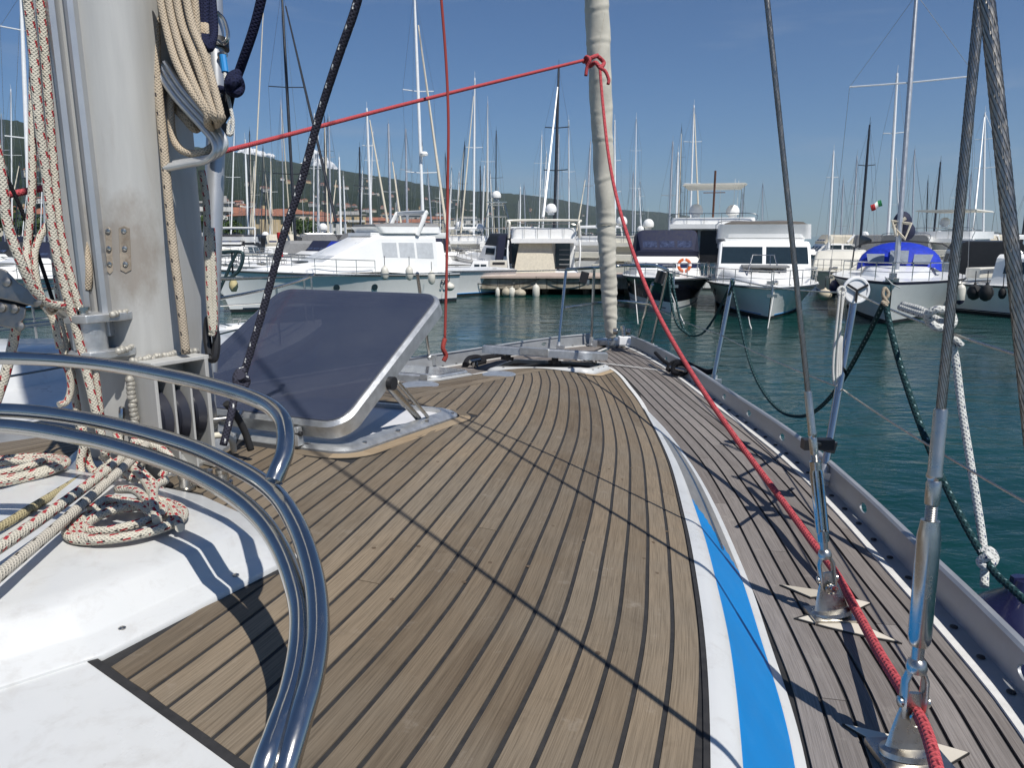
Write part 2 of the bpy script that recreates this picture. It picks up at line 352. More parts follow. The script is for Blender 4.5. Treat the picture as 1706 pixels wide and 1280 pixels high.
def plank_strip(name, A, B, drop, parent, material, h=.0022, under=.006):
    """one plank: A and B are matching (s, n) edge points"""
    if len(A) < 2: return
    b = MB(); pa = [W(s, n, drop(s, n) - h) for s, n in A]; pb = [W(s, n, drop(s, n) - h) for s, n in B]
    la = [p - V(0, 0, under) for p in pa]; lb = [p - V(0, 0, under) for p in pb]
    a, c, d, e = b.vs(pa), b.vs(pb), b.vs(la), b.vs(lb); L = [0]
    for i in range(1, len(pa)): L.append(L[-1] + (pa[i] - pa[i - 1]).length)
    w = (pa[0] - pb[0]).length
    for i in range(len(pa) - 1):
        b.face((a[i], a[i + 1], c[i + 1], c[i]), 0, [(L[i], 0), (L[i + 1], 0), (L[i + 1], w), (L[i], w)], False)
        b.face((d[i], d[i + 1], a[i + 1], a[i]), 0, [(L[i], 0)] * 4, False); b.face((c[i], c[i + 1], e[i + 1], e[i]), 0, [(L[i], w)] * 4, False)
    b.face((d[0], a[0], c[0], e[0]), 0, None, False); b.face((a[-1], d[-1], e[-1], c[-1]), 0, None, False)
    o = build(name, b, material, parent, sharp=0); return o

def HREF(s): return spl(s, [-.8, 0, .45, .85, 1.25, 1.62, 2.08, 3.0, 4.05, 4.56, 5.17, 5.49], [1.664, 1.664, 1.659, 1.640, 1.594, 1.521, 1.419, 1.188, .845, .641, .364, .103])
def plank_family(edge, s0, s1, inward, w, gap, k0, k1, ok, drop, material, joints=(), step=.05):
    """planks sprung parallel to a curved edge; ok(s, n) says where deck is"""
    N = int((s1 - s0) / step); E = []
    for i in range(N + 1):
        s = s0 + (s1 - s0) * i / N; m = (edge(s + .16) - edge(s - .16)) / .32; L = math.hypot(1, m); E.append((s, edge(s), m, L))
    def offs(d): return [(s + inward * (-m / L) * d * -1 * (1 if inward < 0 else 1) if False else s + d * (m / L) * (-inward), n + inward * d / L) for s, n, m, L in E]
    for k in range(k0, k1):
        A = offs(k * w + gap / 2); B = offs((k + 1) * w - gap / 2); run = []; cutset = set(); jj = joints(k) if callable(joints) else joints
        def flush(run, joint0=False, joint1=False):
            if len(run) < 2: return
            a_ = [A[i] for i in run]; b_ = [B[i] for i in run]
            def fix(P):
                for end, jt in ((0, run[0] in cutset), (-1, run[-1] in cutset)):
                    if jt: continue
                    e0, e1 = (P[0], P[1]) if end == 0 else (P[-1], P[-2]); o = (e0[0] - e1[0], e0[1] - e1[1]); best = None
                    if ok(*e0):
                        t = 0.0
                        while t < 3 and ok(e0[0] + o[0] * t, e0[1] + o[1] * t): t += .05
                        best = max(0, t - .05)
                    else:
                        t = 0.0
                        while t < 2.5 and not ok(e0[0] - o[0] * t, e0[1] - o[1] * t): t += .05
                        best = -t
                    q = (e0[0] + o[0] * best, e0[1] + o[1] * best)
                    if end == 0:
                        while best < -.9 and len(P) > 3: P.pop(1); P.pop(0) if False else None; best += 1
                        P[0] = q
                    else:
                        P[-1] = q
                return P
            n0 = len(a_)
            def resample(P, n):
                if len(P) == n: return P
                out = []
                for i in range(n): t = i * (len(P) - 1) / (n - 1); j = min(len(P) - 2, int(t)); f = t - j; out.append((lerp(P[j][0], P[j + 1][0], f), lerp(P[j][1], P[j + 1][1], f)))
                return out
            a_ = resample(fix(a_), n0); b_ = resample(fix(b_), n0)
            plank_strip('plank', a_, b_, drop, yacht, material)
        for i in range(N + 1):
            mid = ((A[i][0] + B[i][0]) / 2, (A[i][1] + B[i][1]) / 2)
            good = ok(*mid) and (not run or A[i][0] > A[i - 1][0] - 1e-6)
            if good: run.append(i)
            if not good or (good and any(E[i - 1][0] < j <= E[i][0] for j in jj if i)):
                if good:
                    cutset.add(i); flush(run)
                    # butt joint: next piece starts a hair further on
                    a0, b0 = A[i], B[i]; A = list(A); B = list(B); run = [i]
                    A[i] = (a0[0] + .003, a0[1]); B[i] = (b0[0] + .003, b0[1])
                else: flush(run); run = []
        flush(run)
def roof_ok(s, n):
    if n < .045 or s > HB_END(n): return False
    if in_rect(s, n, H1, .045) or in_rect(s, n, H2, .03) or in_rect(s, n, H3, .05): return False
    if s < .712 - .2 * (n - .71): return False
    if n < .750 - .055 * (1.14 - s) and s < 1.36 and not (n > .3 and s > 1.315 - (n - .3) * .35): return False
    return True
def HB_END(n): return 5.42
rj = random.Random(3)
def roof_j(k):
    return {0: (2.35,), 1: (3.45,), 3: (), 5: (4.3,), 9: (1.62,), 12: (1.25,), 14: (3.0,)}.get(k, ())
PW_ = .0535
plank_family(HREF, -.6, 5.46, -1, PW_, .0088, 0, 31, roof_ok, R, TEAK, roof_j)
def proof_ok(s, n):
    return n < -.045 and s > 1.38 and s < 5.42 and not (in_rect(s, n, H1, .045) or in_rect(s, n, H2, .03) or in_rect(s, n, H3, .05))
plank_family(PE, -.6, 5.46, 1, PW_, .0088, 0, 24, proof_ok, R, TEAK, lambda k: (2.0 + k % 3 * .9,) if k % 2 else ())
for s0, s1 in ((1.38, 1.76), (2.72, 3.6), (3.6, 4.66), (5.3, 5.44)):      # king plank
    M_ = 8; ss = [s0 + (s1 - s0) * i / M_ for i in range(M_ + 1)]
    plank_strip('king_plank', [(s, .038) for s in ss], [(s, -.038) for s in ss], R, yacht, TEAK)
def side_ok(s, n):
    if s > 6.4: return n > .06
    lim = FOOT(s) + .012 if s < 4.05 else (HB(s) + .03 if s < 5.46 else .05)
    if abs(s - 5.44 - (-.28) * (n - .1)) < .012 and n > .1 and s > 5.2: return False
    return n > lim
plank_family(WW, -.8, 6.44, -1, .0555, .0088, 0, 16, side_ok, D, TEAKG, lambda k: ((2.55, 4.4), (3.1,), (1.95, 3.75), (2.9, 5.0), (3.5,), (2.35, 4.15), (1.6, 3.3), (2.75,), (4.6,))[k % 9])
def pside_ok(s, n):
    if s < 1.4: return n < PE(s) - .03
    return n < (PE(s) - .03 if s < 5.46 else -.05)
plank_family(PW, -.8, 6.44, 1, .0555, .0088, 0, 12, pside_ok, D, TEAKG, lambda k: (2.2 + k % 4 * .6, 4.6))

def strip(name, P, width, drop, material, h=.006, parent=yacht):
    """flat ribbon lying on the deck along (s, n) points"""
    b = MB(); A = []; Bq = []
    for i, (s, n) in enumerate(P):
        q0 = P[max(0, i - 1)]; q1 = P[min(len(P) - 1, i + 1)]; t = V(q1[0] - q0[0], q1[1] - q0[1]).normalized()
        A.append((s - t.y * width / 2, n + t.x * width / 2)); Bq.append((s + t.y * width / 2, n - t.x * width / 2))
    return plank_strip(name, A, Bq, drop, parent, material, h, h)
ds = lambda a, b, n: [a + (b - a) * i / n for i in range(n + 1)]
strip('white_seam', [(s, HB(s) + .012) for s in ds(3.9, 5.46, 26)], .024, lambda s, n: D(s) - .002, SEAM, .006)
strip('white_seam', [(5.49 - .28 * (n - .1), n) for n in ds(-.0, .80, 10)], .018, D, SEAM, .0055)
strip('white_seam', [(5.50, 0), (5.56, -.04), (6.42, .03)], .022, D, SEAM, .0055)
strip('white_seam', [(s, PE(s) - .012) for s in ds(4.2, 5.46, 16)], .02, D, SEAM, .006)
strip('waterway', [(s, WW(s) - .012) for s in ds(-.8, 6.42, 70)], .020, D, SEAM, .0085)
strip('waterway', [(s, PW(s) + .012) for s in ds(-.8, 6.42, 50)], .020, D, SEAM, .0085)
strip('caulk_line', [(s, HB(s) + .004) for s in ds(-.7, 4.4, 70)], .018, R, CAULK, .0035)
strip('caulk_line', [(.702 - .2 * (n - .71), n) for n in ds(.70, 1.7, 12)], .014, R, CAULK, .0070)

# cabin side: rounded white shoulder, blue band, smoked window wedge, white foot
def cabin_side():
    b = MB(); ss = ds(-.8, 4.04, 150); rowsv = 20; K = []
    def prof(s, v):
        e, f = HB(s), FOOT(s); re_, d = Re(s), D(s); w = max(.002, f - e); h = max(0, d - re_)
        if v < .25: t = v / .25; return e + .005 + w * .26 * t, re_ - .004 + h * .10 * t * t
        if v < .85: t = (v - .25) / .60; return e + .005 + w * (.26 + .62 * t), re_ - .004 + h * (.10 + .84 * t)
        t = (v - .85) / .15; return e + .005 + w * (.88 + .13 * t), re_ - .004 + h * (.94 + .08 * t)
    for s in ss: K.append(b.vs([W(s, *prof(s, j / rowsv)) for j in range(rowsv + 1)]))
    for i in range(len(ss) - 1):
        s = (ss[i] + ss[i + 1]) / 2
        for j in range(rowsv):
            v = (j + .5) / rowsv; m = 0
            if .25 < v < .85:
                t = (v - .25) / .6
                if s < 2.42 - .36 * t: m = 1
                elif s < 3.45 - .1 * t: m = 2
            b.face((K[i][j], K[i][j + 1], K[i + 1][j + 1], K[i + 1][j]), m, None, True)
    build('cabin_side', b, [WHITE, BLUE, SMOKE], yacht, sharp=0)
    b = MB(); K = [b.vs([W(s, PE(s) - .13 * t, R(s, PE(s)) + (D(s) - R(s, PE(s)) + .01) * t) for t in (0, .3, 1)]) for s in ds(-.8, 4.8, 60)]
    for i in range(60):
        for j in range(2): b.face((K[i][j], K[i + 1][j], K[i + 1][j + 1], K[i][j + 1]), 0, None, True)
    build('cabin_side', b, WHITE, yacht)
SMOKE = mat('smoked grey window', (.20, .205, .205), .35, var=.15, vscale=14, coat=.4, dirt=.3, dirtcol=(.4, .4, .38))
cabin_side()
b = MB(); b.tube([W(s, HB(s) + .66 * (FOOT(s) - HB(s)), Re(s) + .60 * (D(s) - Re(s)) - .006) for s in ds(2.1, 3.4, 20)], .004, 6); build('window_trim', b, STEEL, yacht)

# hull sides below the rail
def hull_side(edge, sg):
    b = MB(); K = []
    for s in ds(-1.2, 6.5, 60):
        e = edge(min(s, 6.45)); row = []
        for t in (0, .15, .5, .8, 1): row.append(W(s - .12 * t * max(0, s - 5), e + sg * (.055 - .05 * t - .25 * t * t), D(s) + .01 + (ZC + .35 - D(s)) * t))
        K.append(b.vs(row))
    for i in range(60):
        for j in range(4): b.face((K[i][j], K[i + 1][j], K[i + 1][j + 1], K[i][j + 1]), 1 if j == 0 else 0, None, True)
    build('hull', b, [WHITE, BLUE], yacht)
hull_side(WW, 1); hull_side(PW, -1)
# slotted toe rail
def toe_rail(edge, sg, holes, s0, s1):
    th = .006; H = .095; lean = .012
    def P(s, h, t): return W(s, edge(s) + sg * (.042 + lean * h / H + t), D(s) - .004 - h)
    b = MB(); cuts = [s0]; seg = []; hw = .045
    for h in sorted(holes): cuts += [h - hw, h + hw]
    cuts.append(s1)
    for i in range(len(cuts) - 1):
        a, c = cuts[i], cuts[i + 1]; m = max(1, int((c - a) / .09)) if i % 2 == 0 else 0
        if m:
            for j in range(m):
                u, v_ = a + (c - a) * j / m, a + (c - a) * (j + 1) / m
                for t in (0, th): q = [P(u, 0, t), P(v_, 0, t), P(v_, H, t), P(u, H, t)]; b.face(b.vs(q if (t == 0) else q[::-1]), 0, None, True)
        else:
            mid = (a + c) / 2; n = 16
            sq = []
            for k in range(n):
                an = 2 * pi * k / n; x, y = cos(an), sin(an); q = max(abs(x), abs(y)); sq.append((mid + hw * x / q, H * .5 + H * .5 * y / q))
            ov = [(mid + .030 * cos(2 * pi * k / n), H * .5 + .016 * sin(2 * pi * k / n)) for k in range(n)]
            R0 = [b.vs([P(x, y, t) for x, y in sq]) for t in (0, th)]; R1 = [b.vs([P(x, y, t) for x, y in ov]) for t in (0, th)]
            for k in range(n):
                l = (k + 1) % n
                for t in (0, 1): b.face((R0[t][k], R0[t][l], R1[t][l], R1[t][k]), 0, None, True)
                b.face((R1[0][k], R1[0][l], R1[1][l], R1[1][k]), 0, None, False)
    ss = ds(s0, s1, 90)
    b.loft([[P(s, H - .001, -.012), P(s, H + .006, -.006), P(s, H + .006, th + .004), P(s, H - .001, th + .006)] for s in ss], 0)
    b.loft([[P(s, 0, -.045), P(s, .005, -.043), P(s, .005, .01), P(s, -.002, .01)] for s in ss], 0)
    o = build('toe_rail', b, ALUR, yacht)
    b = MB()
    for s in ds(s0 + .05, s1 - .1, int((s1 - s0) / .13)):
        p = P(s, .006, -.022); b.lathe([(.010, 0), (.009, .003), (.004, .005)], p, (0, 0, 1), 8)
    bo = build('rail_bolt', b, BLACK, o); bo['kind'] = 'stuff'
toe_rail(WW, 1, [.6, 1.72, 2.66, 3.52, 3.95, 4.33, 5.6], -.8, 6.46)
toe_rail(PW, -1, [2.4, 3.2, 5.35, 5.95], -.8, 6.46)
b = MB()
b.prism([W(6.36, .16, .99), W(6.36, -.16, .99), W(6.62, -.05, .99), W(6.62, .05, .99)], [W(6.36, .15, .935), W(6.36, -.15, .935), W(6.60, -.04, .935), W(6.60, .04, .935)])
build('bow_plate', b, ALU, yacht, bevel=.006)

# white moulded garage and white deck behind the planking
def zr(p2, lift): s, n = p2; return W(s, n, R(s, n) - lift)
def garage():
    b = MB()
    out = [(-.3, -.74), (1.22, -.70), (1.33, -.45), (1.345, -.15), (1.33, .30), (1.25, .60), (1.16, .742), (.715, .715), (.69, .700), (.59, .655), (.0, .42), (-.3, .30)]
    def ins(d):
        c = (.3, 0); o = []
        n = len(out)
        for i in range(n):
            p0, p1, p2 = out[i - 1], out[i], out[(i + 1) % n]
            t1 = V(p1[0] - p0[0], p1[1] - p0[1]).normalized(); t2 = V(p2[0] - p1[0], p2[1] - p1[1]).normalized()
            nr = V(-(t1.y + t2.y), t1.x + t2.x); nr = nr.normalized() if nr.length > 1e-6 else V(-t1.y, t1.x); nr = nr if True else nr
            o.append((p1[0] + nr.x * d, p1[1] + nr.y * d))
        return o
    L = [(out, .001), (out, .010), (ins(.004), .013), (ins(.058), .017), (ins(.064), .021), (ins(.104), .060), (ins(.112), .0645), (ins(.16), .067), (ins(.24), .069)]
    b.loft([[zr(p, h) for p in l] for l, h in L], 0, True, True)
    g = build('garage_cover', b, WHITE, yacht, sharp=50)
    sheet('white_deck', lambda s: -.74, lambda s: min(HB(s) - .002, .71 + max(0, .701 - s) / .2), R, -.8, .70, .03, 60, WHITE, None, -.0055)
    for s, n in ((.78, .68), (1.02, .705)):
        b = MB(); b.lathe([(.0065, 0), (.0065, .002), (.003, .004)], zr((s, n), .0148), (0, 0, 1), 12); build('screw', b, STEELD, g)
garage()

def rrect(x0, x1, y0, y1, r, n=6):
    P = []
    for cx_, cy_, a0 in ((x1 - r, y1 - r, 0), (x0 + r, y1 - r, 90), (x0 + r, y0 + r, 180), (x1 - r, y0 + r, 270)):
        for k in range(n + 1): a = radians(a0 + 90 * k / n); P.append((cx_ + r * cos(a), cy_ + r * sin(a)))
    return P
def margin(q, parent, w=.055, r=.10, cuts=8):
    """teak margin boards following a hatch, with a caulk line each side"""
    I = rrect(q[0] - .006, q[1] + .006, q[2] - .006, q[3] + .006, r, 8); O = rrect(q[0] - w, q[1] + w, q[2] - w, q[3] + w, r + w, 8)
    O2 = rrect(q[0] - w - .007, q[1] + w + .007, q[2] - w - .007, q[3] + w + .007, r + w + .007, 8)
    b = MB(); b.loft([[W(s, n, R(s, n) - .0034) for s, n in O2], [W(s, n, R(s, n) - .0034) for s, n in I]], 0, True, False); build('caulk_line', b, CAULK, yacht)
    n = len(I); piece = n // cuts + 1; i = 0
    while i < n:
        idx = [(i + j) % n for j in range(min(piece, n - i) + 1)]
        plank_strip('margin_board', [O[k] for k in idx], [I[k] for k in idx], R, yacht, TEAKN if (i // piece) % 3 else TEAK, .0050, .005)
        i += piece

ACR = NB('tinted acrylic'); _n = ACR.noise(ACR.coord(), 5, 6, .7); _n2 = ACR.noise(ACR.coord('Object', (1, 1, 1)), 160, 3)
ACR.base(ACR.mix(ACR.mapr(_n, .3, .75), (.042, .050, .082), (.062, .070, .100))); ACR.set(ACR.mapr(_n, .3, .8, .10, .26), 0, .75); ACR.bump(_n2, .04, .001)
ACR.p.inputs['Coat Weight'].default_value = .4; ACR.p.inputs['Coat Roughness'].default_value = .05
ACR.p.inputs['Alpha'].default_value = .80
ACR = ACR.mat
LINER = mat('white hatch liner', (.66, .66, .68), .5, var=.04)

def lid(parent, org, ax, bx, nx_, L, B0, B1, r=.09, th=.055):
    """hatch lid: ax forward, bx across, nx_ normal; acrylic pane in a cast frame"""
    def T(a, c, h): return org + ax * a + bx * c + nx_ * h
    fr = MB(); o0 = rrect(0, L, B0, B1, r); o1 = rrect(.012, L - .012, B0 + .012, B1 - .012, r - .012); o2 = rrect(.03, L - .03, B0 + .03, B1 - .03, r - .03)
    fr.loft([[T(a, c, 0) for a, c in o2], [T(a, c, 0) for a, c in o0], [T(a, c, th - .012) for a, c in o0], [T(a, c, th) for a, c in o1], [T(a, c, th - .002) for a, c in o2], [T(a, c, 0) for a, c in o2]], 0, True, False)
    lo = build('lid', fr, ALU, parent, sharp=40)
    g = MB(); g.prism([T(a, c, th - .018) for a, c in rrect(.018, L - .018, B0 + .018, B1 - .018, r - .018)], [T(a, c, th + .003) for a, c in rrect(.018, L - .018, B0 + .018, B1 - .018, r - .018)])
    build('lid_pane', g, ACR, lo)
    return lo, T
def flange(q, parent, r=.10, h=.022, well=True, material=None):
    I = rrect(q[0] + .06, q[1] - .06, q[2] + .06, q[3] - .06, r - .04); M1 = rrect(q[0] + .012, q[1] - .012, q[2] + .012, q[3] - .012, r - .01); O = rrect(q[0], q[1], q[2], q[3], r)
    f = MB(); P = lambda s, n, z: W(s, n, R(s, n) - z)
    f.loft([[P(s, n, .001) for s, n in O], [P(s, n, .010) for s, n in O], [P(s, n, h * .8) for s, n in M1], [P(s, n, h) for s, n in rrect(q[0] + .03, q[1] - .03, q[2] + .03, q[3] - .03, r - .03)], [P(s, n, h) for s, n in I], [P(s, n, -.05) for s, n in I]], 0, True, False)
    o = build('hatch_frame', f, material or ALU, parent, sharp=40)
    if well:
        w = MB(); J = rrect(q[0] + .055, q[1] - .055, q[2] + .055, q[3] - .055, r - .04)
        w.loft([[P(s, n, .004) for s, n in J], [P(s, n, -.30) for s, n in J]], 0, True, True); build('hatch_well', w, LINER, parent)
    for s, n in [(q[0] + .02, lerp(q[2], q[3], t)) for t in (.2, .5, .8)] + [(lerp(q[0], q[1], t), q[3] - .02) for t in (.15, .4, .65, .9)]:
        w = MB(); w.lathe([(.009, 0), (.009, .002), (.004, .001)], P(s, n, h * .9), (0, 0, 1), 10); build('screw', w, STEELD, o)
    return o
# big hatch, propped open on its aft hinges
hatch = yacht
margin(H1, yacht); fo = flange(H1, hatch)
phi = radians(28.0); ax = (C3 * cos(phi) + V(0, 0, 1) * sin(phi)); nx_ = (-C3 * sin(phi) + V(0, 0, 1) * cos(phi))
org = W(1.85, 0, Rc(1.85) - .035)
lo, TL = lid(hatch, org, ax, N3, nx_, .80, -.43, .385, .085, .062)
for c in (-.17, .19):
    b = MB(); p = W(1.83, c, Rc(1.83) - .030)
    Rm = Matrix((C3, N3, V(0, 0, 1))).transposed()
    b.box(p + N3 * .022 + V(0, 0, .012) - C3 * .012, (.030, .022, .062), 0, Rm, .7); b.box(p - N3 * .022 + V(0, 0, .03) - C3 * .004, (.026, .022, .085), 0, Rm, .55)
    b.lathe([(.009, -.04), (.009, .04)], p + V(0, 0, .022) - C3 * .016, N3, 10, 1)
    build('hinge', b, [ALU, BLACK], lo, bevel=.002)
b = MB(); a0 = TL(.29, .375, .01); a1 = W(2.385, .33, Rc(2.4) - .01)
b.tube([a0, lerp(a0, a1, .55)], .016, 12); b.tube([lerp(a0, a1, .5), a1], .0125, 12); b.tube([a0 + V(.035, .02, 0), a1 + V(.035, .02, 0)], .007, 8)
b.lathe([(.0, -.03), (.024, -.03), (.024, .03), (0, .03)], a0, N3, 12, 1)
build('lid_prop', b, [STEELD, BLACK], lo)
b = MB(); b.lathe([(0, 0), (.03, 0), (.03, .006), (.012, .03), (0, .032)], TL(.69, .30, .0), -nx_, 12); build('lid_handle', b, BLACK, lo)
# second small hatch, shut
fo = flange(H2, hatch, .07, .018, False, WHITE)
lo2, T2 = lid(hatch, W(3.65, -.515, R(3.65, -.5) - .022), (C3 * .995 + V(0, 0, -.09)).normalized(), N3, V(0, 0, 1), .46, -.23, .23, .07, .05)
b = MB(); b.box(W(3.635, -.36, R(3.63, -.36) - .03), (.03, .05, .04), 0, Rm); build('hinge', b, ALU, lo2, bevel=.003)
# forward hatch, lifted on the latch
margin((H3[0], H3[1], H3[2], H3[3]), yacht, .05, .09)
fo = flange(H3, hatch, .09, .035, True, WHITE)
ph3 = radians(-9); ax3 = (C3 * cos(ph3) + V(0, 0, 1) * sin(ph3)); nx3 = (-C3 * sin(ph3) + V(0, 0, 1) * cos(ph3))
lo3, T3 = lid(hatch, W(4.74, -.08, .93 - .085), ax3, N3, nx3, .52, -.46, .40, .08, .06)
for c in (-.25, .12):
    b = MB(); b.lathe([(0, 0), (.025, 0), (.025, .02), (.01, .05), (0, .05)], T3(.06, c, -.0), -nx3, 10); b.box(T3(.06, c, -.03), (.03, .09, .02), 0, Rm); build('lid_handle', b, BLACK, lo3)
for c in (-.36, .33):
    b = MB(); b.tube([T3(.08, c, 0), W(5.1, c - .08, R(5.1, 0) - .03)], .008, 8); build('lid_prop', b, STEELD, lo3)
b = MB(); b.box(T3(.005, -.02, .035), (.03, .22, .055), 0, Rm); build('hinge', b, ALU, lo3, bevel=.004)
for s, n in ((3.30, -.20), (4.04, -.06)):       # round deck plates
    b = MB(); b.lathe([(.105, .002), (.105, .007), (.098, .010), (.088, .0085), (0, .0085)], W(s, n, R(s, n)), (0, 0, 1), 32); build('deck_plate', b, ALU, yacht)
b = MB(); b.tube([onz(993, 610, ZC - 1.0), onz(993, 610, ZC - 1.0) + V(0, 0, .12)], .009, 10); build('deck_pin', b, STEELD, yacht)

rb = random.Random(8); b = MB()
for i in range(70):
    s = rb.uniform(.85, 5.0); n = rb.uniform(.1, HB(s) - .05)
    if in_rect(s, n, H1, .06) or in_rect(s, n, H3, .06) or (s < 1.45 and n < .8): continue
    b.lathe([(.0055, 0), (.0055, .0004)], W(s, n, R(s, n) - .0023), (0, 0, 1), 8)
o = build('plank_plug', b, teak('plank plug', (.12, .08, .05), (.24, .18, .12), (.2, .17, .13)), yacht); o['kind'] = 'stuff'
# ================================================================ MAST, RIGGING AND ROPES
mb0 = onz(258, 764, ZC - .69); MX, MY = mb0.x, mb0.y; MA, MBb, ME = .200, .165, 3.3
_a = radians(-21); MC3 = V(sin(HD + _a), cos(HD + _a), 0); MN3 = V(cos(HD + _a), -sin(HD + _a), 0)
def mast_pt(ang, z, ex=1.0):
    ca, sa = cos(ang), sin(ang); k = (abs(ca) ** ME + abs(sa) ** ME) ** (-1 / ME)
    return Vector((MX, MY, z)) + MC3 * (MA * k * ca * ex) + MN3 * (MBb * k * sa * ex)
def msurf(px, py, lift=0.0):
    """point on the mast skin seen at a place in the view, and the outward normal"""
    r = ray(px, py); t = 1.4
    while t < 2.9:
        p = at(px, py, t); d = p - Vector((MX, MY, p.z)); a, c = d.dot(MC3), d.dot(MN3)
        if (abs(a) / MA) ** ME + (abs(c) / MBb) ** ME < 1: break
        t += .002
    n = (MC3 * (math.copysign(abs(a / MA) ** (ME - 1), a) / MA) + MN3 * (math.copysign(abs(c / MBb) ** (ME - 1), c) / MBb)).normalized()
    return p + n * lift, n
SPAR = NB('brushed mast alloy'); _c = SPAR.coord('Object', (1, 1, .08)); _n1 = SPAR.noise(_c, 26, 5, .65); _n2 = SPAR.noise(SPAR.coord(), 5, 6, .7); _n3 = SPAR.noise(SPAR.coord('Object', (1, 1, .35)), 11, 7, .7, .6)
SPAR.base(SPAR.mix(SPAR.mapr(_n3, .56, .76, 0, .28), SPAR.mix(SPAR.mapr(_n1, .25, .75), (.44, .435, .415), (.53, .525, .50)), (.30, .25, .20)))
_pst = msurf(208, 415)[0]; _tc = SPAR.n('ShaderNodeTexCoord'); _vm = SPAR.n('ShaderNodeMapping'); _vm.inputs[1].default_value = (-_pst.x, -_pst.y, -_pst.z * .55); _vm.inputs[3].default_value = (1, 1, .55); SPAR.t.links.new(_tc.outputs['Object'], _vm.inputs[0])
_ln = SPAR.n('ShaderNodeVectorMath', operation='LENGTH'); SPAR.t.links.new(_vm.outputs[0], _ln.inputs[0]); _ms = SPAR.m('ADD', _ln.outputs['Value'], SPAR.m('MULTIPLY', SPAR.noise(SPAR.coord('Object', (1, 1, .6)), 16, 6, .7), .16))
_old = SPAR.p.inputs['Base Color'].links[0].from_socket; SPAR.base(SPAR.mix(SPAR.mapr(_ms, .115, .185, .55, 0), _old, (.20, .145, .095)))
SPAR.set(SPAR.mapr(_n1, .2, .8, .36, .55), .12, .5); SPAR.bump(_n1, .10, .002); SPAR = SPAR.mat
b = MB(); n = 56; zs = [ZC - .70, ZC - .3, ZC, ZC + .5, ZC + 1.5, ZC + 6, ZC + 16]
b.loft([[mast_pt(2 * pi * k / n, z) for k in range(n)] for z in zs], 0)
mast = build('mast', b, SPAR, yacht)
b = MB()
for c0, c1, h0 in ((-.036, -.012, .020), (.012, .036, .020)):
    p = mast_pt(pi, 0)
    for z0, z1 in ((ZC - .27, ZC + 16),):
        L = []
        for z in (z0, z1): o_ = Vector((p.x, p.y, z)); L.append([o_ + MN3 * c0 + MC3 * .03, o_ + MN3 * c1 + MC3 * .03, o_ + MN3 * c1 - MC3 * h0, o_ + MN3 * ((c0 + c1) / 2) - MC3 * (h0 + .006), o_ + MN3 * c0 - MC3 * h0])
        b.loft(L, 0, sm=False)
build('luff_track', b, MASTG, mast)
# stained doubler plates with rivets
STAIN = mat('stained mast plate', (.33, .28, .22), .6, .2, var=.3, vscale=14, bump=.3, dirt=.7, dirtcol=(.16, .10, .06))
for x0, x1, y0, y1 in ((176, 186, 378, 452), (198, 216, 376, 450)):
    b = MB(); P = [msurf(x, y, .003)[0] for x, y in ((x0, y0 + 4), ((x0 + x1) / 2, y0), (x1, y0 + 4), (x1 + 3, y1), ((x0 + x1) / 2 + 3, y1 + 5), (x0 + 3, y1))]; nn2 = msurf((x0 + x1) / 2, (y0 + y1) / 2)[1]
    b.prism([p - nn2 * .004 for p in P], P); pl = build('mast_plate', b, STAIN, mast, bevel=.001)
    for y in (385, 414, 440):
        p, nr = msurf((x0 + x1) / 2 + (y - 385) * .05, y, .003); b = MB(); b.lathe([(.0075, 0), (.0065, .003), (.003, .004), (.0025, .002)], p, nr, 12); build('rivet', b, STEELD, pl)
# sheave box welded to the foot of the mast
def frame_at(p, nr):
    up = V(0, 0, 1); rt = up.cross(nr).normalized(); return rt, up
p0, nr = msurf(283, 690); rt, up = frame_at(p0, nr)
def SB(x, y, z): return p0 + rt * x + up * y + nr * z
wpl = MB(); Rb = Matrix((rt, up, nr)).transposed()
wpl.box(SB(-.085, 0, .035), (.010, .33, .11), 0, Rb); wpl.box(SB(.072, .0, .035), (.012, .33, .11), 0, Rb); wpl.box(SB(-.032, -.02, .035), (.007, .28, .10), 0, Rb); wpl.box(SB(.020, -.02, .035), (.007, .28, .10), 0, Rb)
wpl.box(SB(-.006, .165, .030), (.176, .012, .118), 0, Rb); wpl.box(SB(-.006, 0, -.025), (.17, .32, .01), 1, Rb)
box = build('sheave_box', wpl, [SPAR, BLACK], mast, bevel=.002)
for x in (-.058, -.006, .046):
    b = MB(); b.lathe([(.0, -.018), (.085, -.018), (.07, 0), (.085, .018), (0, .018)], SB(x, -.0, .0), rt, 24); build('sheave', b, mat('dark sheave', (.03, .032, .045), .35), box)
WELD = mat('weld bead', (.42, .40, .35), .55, .4, var=.3, vscale=40, bump=.8, bscale=120, dirt=.5)
b = MB()
for i in range(26): b.ball(SB(-.10 + .2 * i / 26, .174 + random.uniform(-.003, .003), .016 + random.uniform(-.005, .005)), random.uniform(.007, .011), 0, 6)
for i in range(22): b.ball(SB(-.105 + random.uniform(-.002, .002), .12 - .27 * i / 22, .0), .012, 0, 6)
build('weld', b, WELD, box)['kind'] = 'stuff'
